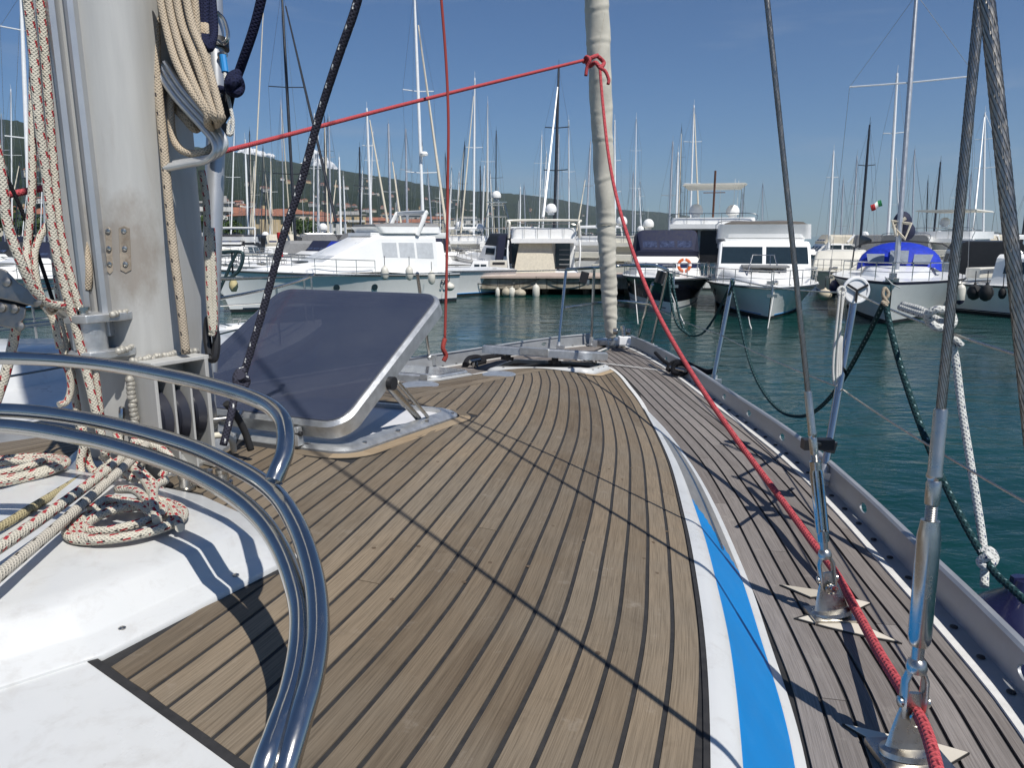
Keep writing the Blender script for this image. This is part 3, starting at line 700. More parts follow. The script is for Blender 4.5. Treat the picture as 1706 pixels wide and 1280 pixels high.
# gooseneck lugs on the aft face
pa = mast_pt(pi, 0)
for py in (517, 574):
    zz = at(170, py, 2.12).z; b = MB(); o_ = Vector((pa.x, pa.y, zz))
    b.prism([o_ + MN3 * a + MC3 * c + V(0, 0, -.011) for a, c in ((-.07, .03), (.09, .05), (.085, -.03), (.03, -.11), (-.03, -.11), (-.07, -.03))], [o_ + MN3 * a + MC3 * c + V(0, 0, .011) for a, c in ((-.07, .03), (.09, .05), (.085, -.03), (.03, -.11), (-.03, -.11), (-.07, -.03))])
    for i in range(10): b.ball(o_ + MN3 * (.075 + random.uniform(-.01, .012)) + MC3 * (.03 - .011 * i) + V(0, 0, .009), .009, 1, 6)
    build('gooseneck_lug', b, [ALU, WELD], mast, bevel=.003)
b = MB(); o_ = Vector((pa.x, pa.y, 0)); z0, z1 = at(170, 590, 2.12).z, at(170, 505, 2.12).z
b.lathe([(.014, z0), (.014, z1), (.022, z1), (.022, z1 + .01)], o_ - MC3 * .075, (0, 0, 1), 14); b.lathe([(.042, z0 + .03), (.042, z1 - .03)], o_ - MC3 * .055, (0, 0, 1), 16, 1)
build('gooseneck_pin', b, [STEEL, ALU], mast)
# mast collar, foot ring, deck blocks
b = MB(); n = 40
b.loft([[mast_pt(2 * pi * k / n, ZC - .68 + h, e) for k in range(n)] for h, e in ((-.02, 1.28), (.015, 1.28), (.03, 1.2), (.05, 1.08), (.05, 1.0))]); build('mast_collar', b, ALU, mast)
for px, py in ((345, 808), (372, 806), (310, 815)):
    p = onz(px, py, ZC - .672); b = MB(); b.lathe([(.026, 0), (.026, .006), (.017, .008), (.015, .03), (.018, .032), (.018, .042), (.006, .046)], p, (0, 0, 1), 16); build('deck_eye', b, STEELD, yacht)
b = MB()
for px in (216, 252):
    b.tube(smooth_path([msurf(px - 8, 690, .01)[0], msurf(px, 676, .05)[0], msurf(px + 2, 720, .055)[0], msurf(px - 6, 748, .04)[0]], 6), .0075, 8)
build('rope_guard', b, STEEL, mast)
# chain plate tang low on the mast's right side
b = MB(); p, nr = msurf(352, 700, .006); rt2, up2 = frame_at(p, nr); P = [p + rt2 * a + up2 * c for a, c in ((-.02, .07), (.015, .06), (.03, 0), (.01, -.10), (-.02, -.10), (-.035, -.01))]
b.prism([q - nr * .004 for q in P], [q + nr * .004 for q in P]); b.tube([p + nr * .0, p + nr * .07 + rt2 * .03, p + nr * .05 + rt2 * .12], .008, 8); build('mast_tang', b, STEELD, mast, bevel=.001)
# spinnaker pole standing on the fore side, and halyard horn
b = MB(); b.tube([at(352, -60, 2.36), at(362, 160, 2.36), at(352, 460, 2.36), at(346, 620, 2.36)], .030, 20); pole = build('pole', b, MASTG, mast)
b = MB(); b.tube([at(362, 66, 2.36), at(363, 82, 2.36)], .036, 20); b.tube(smooth_path([at(362, 20, 2.33), at(374, 34, 2.33), at(380, 60, 2.33), at(372, 72, 2.33), at(360, 66, 2.33)]), .0065, 8, 1)
build('pole_ring', b, [BLACK, STEEL], pole)
b = MB(); b.prism([at(x, y, 2.30) for x, y in ((376, 140), (392, 160), (386, 190), (372, 210), (360, 205), (366, 170))], [at(x, y, 2.36) for x, y in ((376, 140), (392, 160), (386, 190), (372, 210), (360, 205), (366, 170))])
b.tube([at(372, 205, 2.3), at(362, 250, 2.3)], .02, 10); build('pole_fitting', b, BLACK, pole, bevel=.004)
b = MB(); b.lathe([(.0, 0), (.011, 0), (.011, .02), (.006, .03)], at(366, 92, 2.33), N3, 12); build('pole_button', b, STEELD, pole)
# cast horn bracket
MASTL = mat('pale spar alloy', (.60, .60, .58), .30, .55, var=.1, vscale=20, dirt=.2)
b = MB(); hp = smooth_path([at(266, 108, 1.98), at(300, 158, 1.97), at(345, 208, 1.96), at(364, 232, 1.95), at(366, 250, 1.95), at(350, 264, 1.96), at(320, 270, 1.97), at(282, 277, 1.98)], 7)
for dx in (-.012, 0, .012): b.tube([q + V(dx, dx * .3, dx * .55) for q in hp], .0092, 10)
build('horn_bracket', b, MASTL, mast)
for px, y in ((352, 548),):
    b = MB(); b.tube(smooth_path([at(349, 590, 2.2), at(345, 560, 2.2), at(349, 530, 2.2), at(360, 560, 2.2), at(358, 595, 2.2), at(349, 598, 2.2)]), .013, 8); build('rope_thimble', b, BLACK, mast)

# ---- guard bars bent round the mast
gb = yacht
P1 = [(-330, 1100, 1.55), (-330, 760, 1.62), (-290, 640, 1.64), (-180, 604, 1.66), (0, 597, 1.66), (150, 605, 1.60), (280, 626, 1.50), (380, 650, 1.40), (440, 672, 1.32), (468, 695, 1.26), (476, 722, 1.22), (474, 755, 1.19), (464, 782, 1.17), (456, 802, 1.16)]
P2 = [(-300, 1300, 1.25), (-300, 900, 1.38), (-260, 740, 1.42), (-160, 694, 1.45), (0, 684, 1.47), (150, 700, 1.44), (300, 738, 1.36), (400, 782, 1.26), (458, 822, 1.18), (496, 880, 1.09), (522, 960, 1.01), (530, 1040, .94), (522, 1120, .88), (500, 1200, .83), (474, 1290, .79), (440, 1430, .76)]
P3 = [(-280, 1300, 1.22), (-280, 920, 1.36), (-240, 764, 1.40), (-140, 716, 1.43), (0, 710, 1.45), (150, 733, 1.41), (280, 772, 1.34), (370, 815, 1.25), (430, 862, 1.17), (470, 920, 1.09), (497, 1000, 1.0), (500, 1070, .93), (486, 1150, .87), (462, 1220, .82), (438, 1290, .785), (405, 1430, .76)]
for P, r in ((P1, .0150), (P2, .0150), (P3, .0150)):
    b = MB(); b.tube(smooth_path([at(*q) for q in P], 8), r, 20); build('guard_bar', b, STEEL, gb, label=None)

# ---- shrouds with turnbuckles on deck plates
TBS = metal('dull turnbuckle steel', (.50, .485, .46), .20, .5)
def along(p, d, t): return p + d * t
def shroud(base, top, wr, body_r, scale, writing=False, forked=False):
    d = (top - base).normalized(); side = d.cross(V(0, 1, 0)).normalized(); fr = side.cross(d)
    Rm_ = Matrix((side, fr, d)).transposed(); s = scale
    # deck plate: flared foot and eye
    b = MB(); b.box(base + V(0, 0, .004), (.15 * s, .10 * s, .012), 0, Matrix((N3 * .9 + C3 * .4, C3 * .9 - N3 * .4, V(0, 0, 1))).transposed())
    prof = []
    for h, wx, wy in ((.0, .066, .040), (.012, .064, .037), (.018, .054, .016), (.05, .046, .0085), (.09, .035, .0075), (.12, .024, .007), (.142, .016, .006)):
        prof.append([base + V(0, 0, .008) + side * (wx * s * cos(a)) + fr * (wy * s * sin(a)) + d * (h * s) for a in [2 * pi * k / 20 for k in range(20)]])
    b.loft(prof, 0); cp = build('chain_plate', b, STEELD, yacht)
    b = MB(); e = base + d * .105 * s; b.lathe([(.018 * s, 0), (.018 * s, .006 * s), (.012 * s, .008 * s), (.012 * s, .006 * s)], e - V(0, .02 * s, 0), (0, -1, 0), 18)
    b.tube([e + V(.005, -.032 * s, .004) + Vector((cos(a), 0, sin(a))) * .010 * s for a in [k * .5 for k in range(11)]], .0025 * s, 6); build('clevis_pin', b, STEEL, cp)
    t0 = .13 * s; tb = MB()
    for sg in (-1, 1):
        pts = []
        for h, w2, off in ((-.035, .013, .020), (0, .017, .022), (.05, .014, .022), (.075, .012, .012)):
            c = base + d * (t0 + h * s) + side * sg * off * s
            pts.append([c + side * (.006 * s * cos(a)) + fr * (w2 * s * sin(a)) for a in [2 * pi * k / 14 for k in range(14)]])
        tb.loft(pts, 0)
        tb.lathe([(.0, 0), (.012 * s, 0), (.012 * s, .008 * s), (.004 * s, .010 * s)], base + d * t0 + side * sg * .024 * s, side * sg, 14)
    tb.lathe([(.020 * s, .070 * s), (.022 * s, .08 * s), (.018 * s, .095 * s), (.0125 * s, .10 * s), (.0125 * s, .15 * s)], base + d * t0, d, 18)
    toggle = build('toggle', tb, STEELD, yacht)
    q0 = t0 + .14 * s; bl = .27 * s if not forked else .24 * s; b = MB()
    if forked:
        for sg in (-1, 1): b.loft([[base + d * (q0 + h) + side * sg * o_ * s + side * (.006 * s * cos(a)) + fr * (.012 * s * sin(a)) for a in [2 * pi * k / 12 for k in range(12)]] for h, o_ in ((0, .006), (.015, .0145), (bl - .02, .0145), (bl, .006))])
        b.lathe([(.009 * s, 0), (.009 * s, bl)], base + d * q0, d, 10); b.lathe([(.018 * s, -.01), (.018 * s, .018)], base + d * q0, d, 14); b.lathe([(.018 * s, bl - .012), (.018 * s, bl + .01)], base + d * q0, d, 14)
    else:
        b.lathe([(body_r * .78, -.008), (body_r * .95, 0), (body_r, .012), (body_r, bl - .03), (body_r * .86, bl - .012), (body_r * .80, bl)], base + d * q0, d, 28)
    body = build('turnbuckle', b, TBS, yacht)
    b = MB(); th = []; h = 0
    for i in range(16): th += [(.0125 * s, h), (.0108 * s, h + .0016)]; h += .0032
    b.lathe(th, base + d * (q0 + bl - .01), d, 14)
    q1 = q0 + bl + .035 * s; b.lathe([(wr * 1.45, 0), (wr * 1.5, .01), (wr * 1.5, .04), (wr * 1.25, .045), (wr * 1.6, .05), (wr * 1.6, .055), (wr * 1.42, .06), (wr * 1.38, .20 * s), (wr * 1.2, .205 * s)], base + d * q1, d, 24)
    build('swage_terminal', b, STEELD, yacht)
    L0 = q1 + .2 * s; tot = (top - base).length; b = MB(); near = [base + d * (L0 + i * .006) for i in range(int(min(2.2, tot - L0) / .006))]
    b.tube(near, wr, 48, lobes=12, twist=2 * pi / .16); b.tube([near[-1], top], wr * .97, 10); build('shroud_wire', b, WIRE, yacht)
    return body, base, d, q0, bl, side, fr
b2 = onz(1513, 1262, ZC - .972); tp = at(1632, 0, 1.21); d2 = (tp - b2).normalized()
bd, B2, D2, q0, bl, sd2, fr2 = shroud(b2, b2 + d2 * 14, .0086, .0200, .86)
b1 = onz(1385, 1028, ZC - .975); m1 = at(1278, 0, 1.72); d1 = (m1 - b1).normalized()
bd1, B1, D1, _, _, _, _ = shroud(b1, b1 + d1 * 12, .0068, .014, .80, forked=True)
b3 = Vector((.61, .55, ZC - .98)); d3 = (Vector((.46, .76, ZC + .229)) - b3).normalized()
shroud(b3, b3 + d3 * 11, .0070, .014, .7)
# engraved word running up the larger turnbuckle
vd = (Vector((0, 0, ZC)) - (B2 + D2 * (q0 + bl * .5))); vd = (vd - D2 * vd.dot(D2)).normalized(); vd = (vd + D2.cross(vd) * .35).normalized()
xx = -D2; zz_ = vd; yy = zz_.cross(xx)
text_mesh('engraving', 'SHORS', .0145, .0003, STEELD, bd, mw=Matrix.Translation(B2 + D2 * (q0 + bl * .48) + vd * .0200) @ Matrix((xx, yy, zz_)).transposed().to_4x4())
# pale graving pieces let into the side deck round the chain plates
def dia(cs, nm='graving_piece', m=TEAKN):
    P = [onz(x, y, ZC - .974) for x, y in cs]; b = MB(); cen = sum(P, Vector()) / len(P)
    b.prism([cen + (p - cen) * 1.10 - V(0, 0, .004) for p in P], [cen + (p - cen) * 1.10 + V(0, 0, .0010) for p in P], 1); b.prism([p - V(0, 0, .003) for p in P], [p + V(0, 0, .0026) for p in P], 0); build(nm, b, [PALE, CAULK], yacht)
PALE = teak('pale oak insert', (.58, .52, .42), (.68, .62, .52), (.6, .56, .48))
dia([(1303, 976), (1350, 996), (1392, 992), (1358, 984)]); dia([(1330, 1032), (1358, 1024), (1440, 1044), (1494, 1070), (1440, 1060), (1380, 1046)]); dia([(1424, 1000), (1449, 1006), (1432, 1014)])
dia([(1408, 1209), (1490, 1228), (1478, 1252), (1460, 1240)]); dia([(1556, 1240), (1612, 1256), (1578, 1276), (1550, 1266)])

# ---- stanchions, pulpit, lifelines
def post(a, c, r=.0125, foot=True, nm='stanchion'):
    b = MB(); b.tube([a, lerp(a, c, .5), c], r, 14); o = build(nm, b, STEEL, yacht)
    if foot:
        d = (c - a).normalized(); b = MB(); b.lathe([(r * 2.2, 0), (r * 2.2, .006), (r * 1.5, .01), (r * 1.45, .07), (r * 1.15, .072)], a - V(0, 0, .01), d, 16); b.box(a - V(0, 0, .0) + N3 * .02, (.03, .07, .07), 0, Rm); build('stanchion_base', b, ALU, o)
    return o
st2 = post(onz(1371, 800, ZC - .95), at(1425, 487, 2.95), .0150)
st1 = post(onz(1187, 640, ZC - .96), at(1221, 464, 4.75), .0155)
pf = dict(r=.0145)
post(onz(1061, 574, ZC - .965), at(1087, 474, 5.95)); post(onz(1084, 582, ZC - .965), at(1113, 452, 5.8)); post(onz(985, 573, ZC - .97), at(990, 447, 6.45)); post(onz(930, 582, ZC - .965), at(943, 451, 6.3))
post(onz(716, 600, ZC - .93), at(695, 455, 4.75), .0115)
b = MB(); pp = [at(690, 452, 4.8), at(943, 449, 6.3), at(990, 446, 6.5), at(1030, 443, 6.7), at(1062, 442, 6.55), at(1092, 443, 6.2), at(1112, 450, 5.85)]
b.tube(smooth_path(pp[1:], 5), .0135, 12); b.tube(smooth_path([at(940, 513, 6.35), at(990, 506, 6.5), at(1030, 502, 6.65), at(1078, 507, 6.1), at(1096, 516, 5.9)], 5), .011, 10)
b.tube([at(1088, 470, 6.0), at(1079, 506, 6.1), at(1096, 515, 5.9)], .009, 8)
build('pulpit_rail', b, STEEL, yacht)
b = MB(); up_ = [at(1112, 451, 5.8), at(1221, 465, 4.75), at(1425, 488, 2.95), at(1860, 640, 1.35)]
for i in range(3): b.tube([lerp(up_[i], up_[i + 1], t) - V(0, 0, .02 * 4 * t * (1 - t)) for t in ds(0, 1, 8)], .0042, 6)
lw = [at(1096, 516, 5.9), at(1199, 557, 4.8), at(1399, 646, 2.93), at(1820, 900, 1.35)]
for i in range(3): b.tube([lerp(lw[i], lw[i + 1], t) - V(0, 0, .012 * 4 * t * (1 - t)) for t in ds(0, 1, 8)], .0036, 6)
pl_ = [at(943, 450, 6.3), at(695, 456, 4.75), at(440, 462, 3.6), at(-200, 480, 2.6)]
for i in range(3): b.tube([pl_[i], pl_[i + 1]], .004, 6)
build('lifeline', b, STEELD, yacht)
b = MB(); w_ = at(1426, 484, 2.93); b.lathe([(.052, -.008), (.056, -.004), (.056, .004), (.052, .008), (.045, .008), (.045, .003), (0, .003)], w_, (0, -1, .1), 28)
for k in range(3): a = k * 2.1 + .5; b.tube([w_ + V(cos(a) * .048, -.01, sin(a) * .048), w_ + V(0, -.012, 0)], .005, 6, 1)
build('stanchion_disc', b, [mat('white plastic', (.8, .8, .8), .4), BLACK], st2)
b = MB(); p = at(1373, 742, 2.55); b.box(at(1362, 740, 2.42), (.10, .035, .035), 0); b.lathe([(.028, -.02), (.028, .02)], at(1380, 743, 2.62), (.2, 0, 1), 12); b.tube([at(1350, 738, 2.2), at(1384, 744, 2.7)], .007, 8); build('clamp', b, BLACK, st2)
for px, py, d in ((973, 462, 6.4), (1100, 462, 6.0)):
    b = MB(); b.box(at(px, py, d), (.07, .05, .10), 0, Matrix.Rotation(.25, 3, 'Y')); b.box(at(px + 6, py + 9, d), (.03, .03, .05), 1); build('navigation_light', b, [BLACK, STEEL], yacht, bevel=.004)
b = MB(); a0 = at(1040, 571, 6.3); b.box(a0 + V(0, 0, .02), (.10, .10, .07), 0); b.tube([a0 + V(-.01, 0, .05), at(1037, 545, 6.4)], .02, 10, 1); b.lathe([(.03, -.02), (.03, .02)], at(1026, 552, 6.4), N3, 12, 1); b.lathe([(.03, -.02), (.03, .02)], at(1047, 553, 6.4), N3, 12, 1); build('bow_roller', b, [mat('white plastic', (.8, .8, .8), .4), STEELD], yacht, bevel=.004)
for pts, d in (([(1115, 612), (1128, 622), (1142, 618)], 5.2), ([(783, 603), (800, 600)], 5.9)):
    b = MB(); q = [onz(x, y, ZC - .93) for x, y in pts]; b.tube([q[0] , q[-1]], .014, 10); b.tube([lerp(q[0], q[-1], .35), lerp(q[0], q[-1], .35) - V(0, 0, .05)], .012, 8); b.tube([lerp(q[0], q[-1], .65), lerp(q[0], q[-1], .65) - V(0, 0, .05)], .012, 8)
    build('mooring_cleat', b, STEEL, yacht)
b = MB(); lens = [at(1018, 560, 6.60), at(1019, 578, 6.55)]
b.tube([at(1014, 545, 6.6), at(1014, 580, 6.6)], .012, 8); b.tube([at(1021, 545, 6.6), at(1021, 580, 6.6)], .012, 8); b.box(at(1018, 578, 6.55), (.09, .05, .03), 0); build('forestay_fitting', b, STEELD, yacht)

# ---- furled headsail on the forestay
fs0 = at(1018, 562, 6.58); fs1 = at(994, 0, 5.75); dfs = (fs1 - fs0).normalized(); Lf = (fs1 - fs0).length
SAILM = mat('weathered sail cover', (.60, .565, .48), .85, var=.10, vscale=7, bump=.4, bscale=40, dirt=.30, dirtcol=(.36, .31, .24))
b = MB(); rnd = random.Random(5); N = 330; loops = []; n = 28; u_ = dfs.cross(V(0, 1, 0)).normalized(); w_ = u_.cross(dfs)
folds = []; t = .02
while t < 1.25: folds.append((t, rnd.uniform(-.5, .5), rnd.uniform(.4, 1) * (1 if t < .38 else .6))); t += rnd.uniform(.024, .045) if t < .38 else rnd.uniform(.07, .13)
def rad(t): return interp(t, [0, .02, .06, .2, .45, .8, 1.0, 1.3], [.045, .052, .062, .072, .083, .094, .098, .104])
for i in range(N + 1):
    t = 1.30 * i / N; r0 = rad(t); row = []
    for k in range(n):
        a = 2 * pi * k / n; rr = r0
        for f, ph, am in folds:
            q = (t - f - .007 * sin(a + ph * 6) * (1.6 - t)) / .006
            if abs(q) < 6: rr += am * (.0052 * math.exp(-(q - 1.2) ** 2) - .0042 * math.exp(-(q + .8) ** 2 * 2))
        rr += .0022 * sin(a * 3 + t * 60) + .0025 * sin(a * 2 - t * 33)
        row.append(fs0 + dfs * (Lf * t) + (u_ * cos(a) + w_ * sin(a)) * rr)
    loops.append(row)
b.loft(loops, 0); sail = build('furled_sail', b, SAILM, None, 'cream furled headsail wrapped round the forestay at the bow', 'sail', sharp=0)
for f, ph, am in folds:
    if f > .3 and am > .62: b = MB(); b.tube([fs0 + dfs * (Lf * (f + .007 * sin(2 * pi * k / 20 + ph * 6) * (1.6 - f) )) + (u_ * cos(2 * pi * k / 20) + w_ * sin(2 * pi * k / 20)) * (rad(f) + .001) for k in range(20)], .0022, 5, close=True); build('sail_lashing', b, BEIGEC, sail)
b = MB(); b.tube([at(1008, 20, 5.6), at(997, 82, 5.62), at(996, 96, 5.64)], .0025, 5); b.tube([at(1013, 100, 5.6), at(1013, 130, 5.62)], .0025, 5)
build('sail_lashing', b, BEIGEC, sail)

# ---- ropes
ROPE_RED = rope('red braided rope', (.52, .085, .095), [((.20, .02, .03), .05, 0, .3, 3, .1)], .42, (.0075, 4))
ROPE_REDF = rope('faded red line', (.36, .06, .05), [], .5, (.006, 4))
ROPE_FLECK = rope('cream rope with red and black flecks', (.62, .575, .475), [((.40, .03, .04), .044, 0, .36, 2, .0), ((.40, .03, .04), .044, .5, .30, 3, .2), ((.05, .05, .05), .030, .5, .14, 3, .3)], .28, (.0046, 7))
ROPE_TAN = rope('tan braided rope', (.55, .455, .34), [], .42, (.0046, 7))
ROPE_TANF = rope('tan rope with dark flecks', (.52, .435, .33), [((.05, .045, .05), .05, .2, .22, 3, .2)], .42, (.0046, 7))
ROPE_NAVY = rope('navy rope with white flecks', (.045, .045, .065), [((.70, .70, .68), .050, 0, .26, 3, .1)], .5, (.0055, 5))
ROPE_NAVYC = rope('plain navy rope', (.012, .016, .05), [], .5, (.006, 5))
ROPE_GRN = rope('dark green rope', (.012, .045, .050), [((.25, .35, .36), .03, .0, .25, 3, .1)], .5, (.008, 4))
ROPE_WHT = rope('white rope with blue flecks', (.66, .66, .62), [((.02, .04, .12), .030, 0, .25, 3, .1)], .4, (.006, 5))
ROPE_WPL = rope('plain white cord', (.72, .71, .67), [], .3, (.005, 4))
ROPE_BLK = rope('black rope', (.015, .015, .018), [], .5, (.008, 4))
def line(label, pts, r, m, k=8, nm='rope', cat='rope', group=None, n=12, extra=()):
    b = MB(); b.tube(smooth_path([at(*p) for p in pts], k), r, n)
    for e, re2 in extra: b.tube(smooth_path([at(*p) for p in e], 6), re2, n)
    return build(nm, b, m, None, label, cat, group, sharp=0)
# red line: spliced round the forestay and led aft along the side deck
knot = ([(996, 92, 5.58), (985, 96, 5.55), (978, 103, 5.58), (982, 110, 5.6), (992, 104, 5.55), (1000, 112, 5.55), (1006, 104, 5.6), (997, 94, 5.58)], .016)
line('faded red rope running from the sail knot down along the starboard deck',
     [(999, 108, 5.55), (1004, 170, 5.42), (1014, 260, 5.10), (1030, 340, 4.8), (1058, 430, 4.42), (1095, 520, 3.98), (1150, 618, 3.45), (1222, 725, 2.95), (1300, 830, 2.50), (1352, 902, 2.20), (1392, 955, 2.02), (1428, 1020, 1.82), (1466, 1090, 1.60), (1506, 1155, 1.43), (1540, 1212, 1.30), (1565, 1300, 1.14), (1590, 1420, .99)],
     .0115, ROPE_RED, extra=[knot, ([(998, 112, 5.53), (1008, 118, 5.52), (1014, 132, 5.52), (1013, 140, 5.52)], .013)])
line('taut red rope tied between the mast and the furled sail', [(-60, 350, 2.35), (0, 328, 2.5), (150, 298, 2.8), (380, 250, 3.5), (680, 172, 4.6), (985, 97, 5.62)], .0120, ROPE_RED, extra=[([(972, 104, 5.6), (977, 94, 5.55), (983, 100, 5.53), (978, 112, 5.55), (976, 126, 5.56)], .013)])
line('thin faded red line hanging beside the small hatch', [(733, -30, 4.4), (743, 100, 4.42), (747, 200, 4.4), (746, 300, 4.4), (744, 450, 4.4), (741, 570, 4.4)], .0085, ROPE_REDF, extra=[([(741, 565, 4.4), (738, 580, 4.38), (743, 592, 4.4), (739, 602, 4.4)], .014)])
line('navy rope with white flecks crossing in front of the open hatch', [(603, -30, 1.72), (590, 20, 1.74), (562, 100, 1.80), (530, 200, 1.88), (500, 310, 1.95), (470, 400, 2.0), (440, 510, 2.05), (405, 625, 2.1), (395, 640, 2.1), (385, 690, 2.08), (372, 742, 2.08)], .0108, ROPE_NAVY,
     extra=[([(408, 618, 2.08), (398, 622, 2.07), (395, 636, 2.06), (404, 644, 2.07), (410, 634, 2.08), (400, 626, 2.05)], .013)])
line('dark rope knotted to the black pole fitting beside the mast', [(442, -30, 2.15), (425, 40, 2.2), (405, 100, 2.25), (390, 142, 2.3)], .0145, ROPE_NAVYC,
     extra=[([(398, 122, 2.26), (386, 128, 2.24), (382, 142, 2.22), (392, 154, 2.22), (400, 146, 2.24), (396, 132, 2.22), (386, 140, 2.2), (384, 152, 2.24)], .0155), ([(390, 145, 2.24), (376, 150, 2.26), (366, 148, 2.28)], .012)])
line('short pale cord with blue whipping hanging by the pole', [(374, 118, 2.26), (380, 160, 2.24), (388, 200, 2.24), (386, 222, 2.24), (380, 222, 2.24), (382, 205, 2.24), (388, 198, 2.24)], .0055, ROPE_WPL, extra=[])
b = MB(); b.tube([at(371, 92, 2.26), at(375, 120, 2.26)], .011, 10); build('rope_whipping', b, mat('sky blue tape', (.02, .25, .62), .5), bpy.data.objects['rope.005'])
# halyards at the left of the mast
HG = 'halyards hanging left of the mast'
FL = [('thick red flecked halyard, leftmost strand of the pair nearest the mast', [(43, -30, 1.75), (55, 80, 1.78), (65, 200, 1.80), (78, 300, 1.83), (90, 400, 1.85), (108, 480, 1.87), (130, 560, 1.90), (158, 680, 1.93), (176, 760, 1.95)], .0135),
      ('red flecked halyard running right beside the mast edge', [(64, -30, 1.80), (74, 80, 1.82), (82, 180, 1.84), (88, 260, 1.86), (100, 380, 1.88), (122, 480, 1.90), (150, 570, 1.93), (168, 700, 1.97)], .0125),
      ('red flecked rope looping down through the silver block', [(-20, 180, 1.60), (2, 290, 1.62), (12, 370, 1.64), (32, 430, 1.66), (55, 480, 1.70), (80, 505, 1.74), (106, 510, 1.78)], .0130),
      ('red flecked rope hanging straight down between the blocks', [(56, 60, 1.86), (54, 200, 1.86), (53, 330, 1.86), (46, 400, 1.86), (45, 440, 1.84), (60, 490, 1.83), (88, 530, 1.84), (100, 580, 1.86)], .0115),
      ('red flecked rope curling forward under the grey block', [(78, 375, 1.90), (64, 400, 1.88), (57, 430, 1.86), (64, 480, 1.86), (84, 520, 1.88), (96, 550, 1.9), (108, 600, 1.9), (118, 640, 1.92), (112, 668, 1.92), (98, 675, 1.9)], .0105),
      ('shaded red flecked halyard behind the others by the mast track', [(76, 60, 2.02), (80, 200, 2.02), (86, 350, 2.02), (96, 470, 2.02), (108, 560, 2.02), (125, 660, 2.02), (136, 740, 2.03)], .0125)]
for lb, P, r in FL: line(lb, P, r * .84, ROPE_FLECK, group=HG)
line('plain tan halyard slanting down the left edge of the mast', [(88, 40, 1.95), (90, 150, 1.95), (103, 220, 1.95), (118, 300, 1.95), (138, 390, 1.95), (148, 450, 1.95), (146, 484, 1.96)], .0095, ROPE_TAN, group=HG, extra=[([(92, 60, 2.0), (96, 160, 2.0), (99, 260, 2.0), (104, 320, 2.0)], .008), ([(96, 120, 2.0), (102, 200, 2.0), (104, 290, 2.0), (110, 320, 2.0)], .008)])
line('tan halyard with dark flecks lying down the mast face', [(252, -20, 1.97), (258, 40, 1.97), (262, 130, 1.97), (275, 270, 1.98), (287, 400, 1.99), (300, 500, 2.0), (310, 590, 2.03)], .0120, ROPE_TANF, group='halyards down the mast face')
line('red and green flecked double halyard in the shade on the right of the mast', [(336, 285, 2.15), (343, 330, 2.15), (346, 400, 2.15), (349, 500, 2.16), (354, 555, 2.17)], .0105, ROPE_FLECK, group='halyards down the mast face', extra=[([(352, 560, 2.17), (357, 540, 2.17), (356, 470, 2.16), (352, 380, 2.15)], .0105)])
# sheets led aft over the garage
line('red flecked sheet stretched over the white garage, right of the pair', [(-80, 958, 1.20), (0, 912, 1.32), (120, 828, 1.58), (210, 758, 1.88), (240, 722, 2.03), (262, 712, 2.08)], .0118, ROPE_FLECK, group='sheets led aft over the garage')
line('pale sheet stretched aft beside the red flecked one', [(-60, 1010, 1.14), (0, 958, 1.22), (110, 865, 1.48), (222, 764, 1.84), (262, 722, 2.03), (284, 710, 2.08)], .0112, rope('pale sheet', (.60, .55, .46), [((.07, .06, .05), .07, 0, .25, 3, .1)], .38, (.0046, 7)), group='sheets led aft over the garage')
line('yellowish thin sheet crossing the garage furthest left', [(-60, 900, 1.40), (0, 878, 1.50), (60, 842, 1.64), (136, 796, 1.88)], .0095, rope('yellowish sheet', (.48, .41, .24), [((.05, .045, .04), .05, 0, .25, 3, .1)], .45, (.005, 5)), group='sheets led aft over the garage')
# coils
def coil(label, cpx, rx, ry, turns, z0, r, m, tail=(), seed=1, tilt=0.3, grp=None, lump=.15, nm='rope_coil', cen=None):
    rg = random.Random(seed); c = cen or onz(cpx[0], cpx[1], z0); P = []; N = 18
    for i in range(int(turns * N) + 1):
        a = 2 * pi * i / N; w = 1 - .42 * (i / (turns * N)) + lump * .3 * sin(i * .23 + seed); z = r + r * .25 * (i / N) + .003 * (1 + sin(a * 2 + seed))
        ca, sa = cos(a + seed), sin(a + seed); x, y = rx * w * ca, ry * w * sa + .02 * sin(i * .11)
        P.append(c + V(x * cos(tilt) - y * sin(tilt), x * sin(tilt) + y * cos(tilt), z + .010 * max(0, sin(a * .5 + seed)) * (i / (turns * N))))
    b = MB(); b.tube(smooth_path(P, 3), r, 10)
    for t in tail: b.tube(smooth_path(t, 6), r, 10)
    return build(nm, b, m, None, label, 'rope coil', grp, sharp=0)
zg = ZC - Rc(1.2) + .068
co = lambda *q: [onz(x, y, zg + h) for x, y, h in q]
coil('flecked rope coil lying on the white garage in front of the mast', (216, 882), .118, .112, 3.8, zg - .004, .0098, ROPE_FLECK,
     tail=[co((150, 850, .02), (182, 832, .03), (232, 842, .03), (262, 862, .03), (248, 838, .04), (225, 818, .04), (196, 816, .03)), co((212, 772, .03), (240, 800, .03), (258, 830, .03), (285, 842, .02), (300, 880, .015)), co((276, 800, .05), (258, 812, .05), (256, 838, .045), (262, 868, .03))], seed=2, tilt=.25)
coil('flecked rope coil at the far left of the deck', (26, 792), .12, .11, 3.4, zg - .004, .0100, ROPE_FLECK, seed=4, tilt=.1)
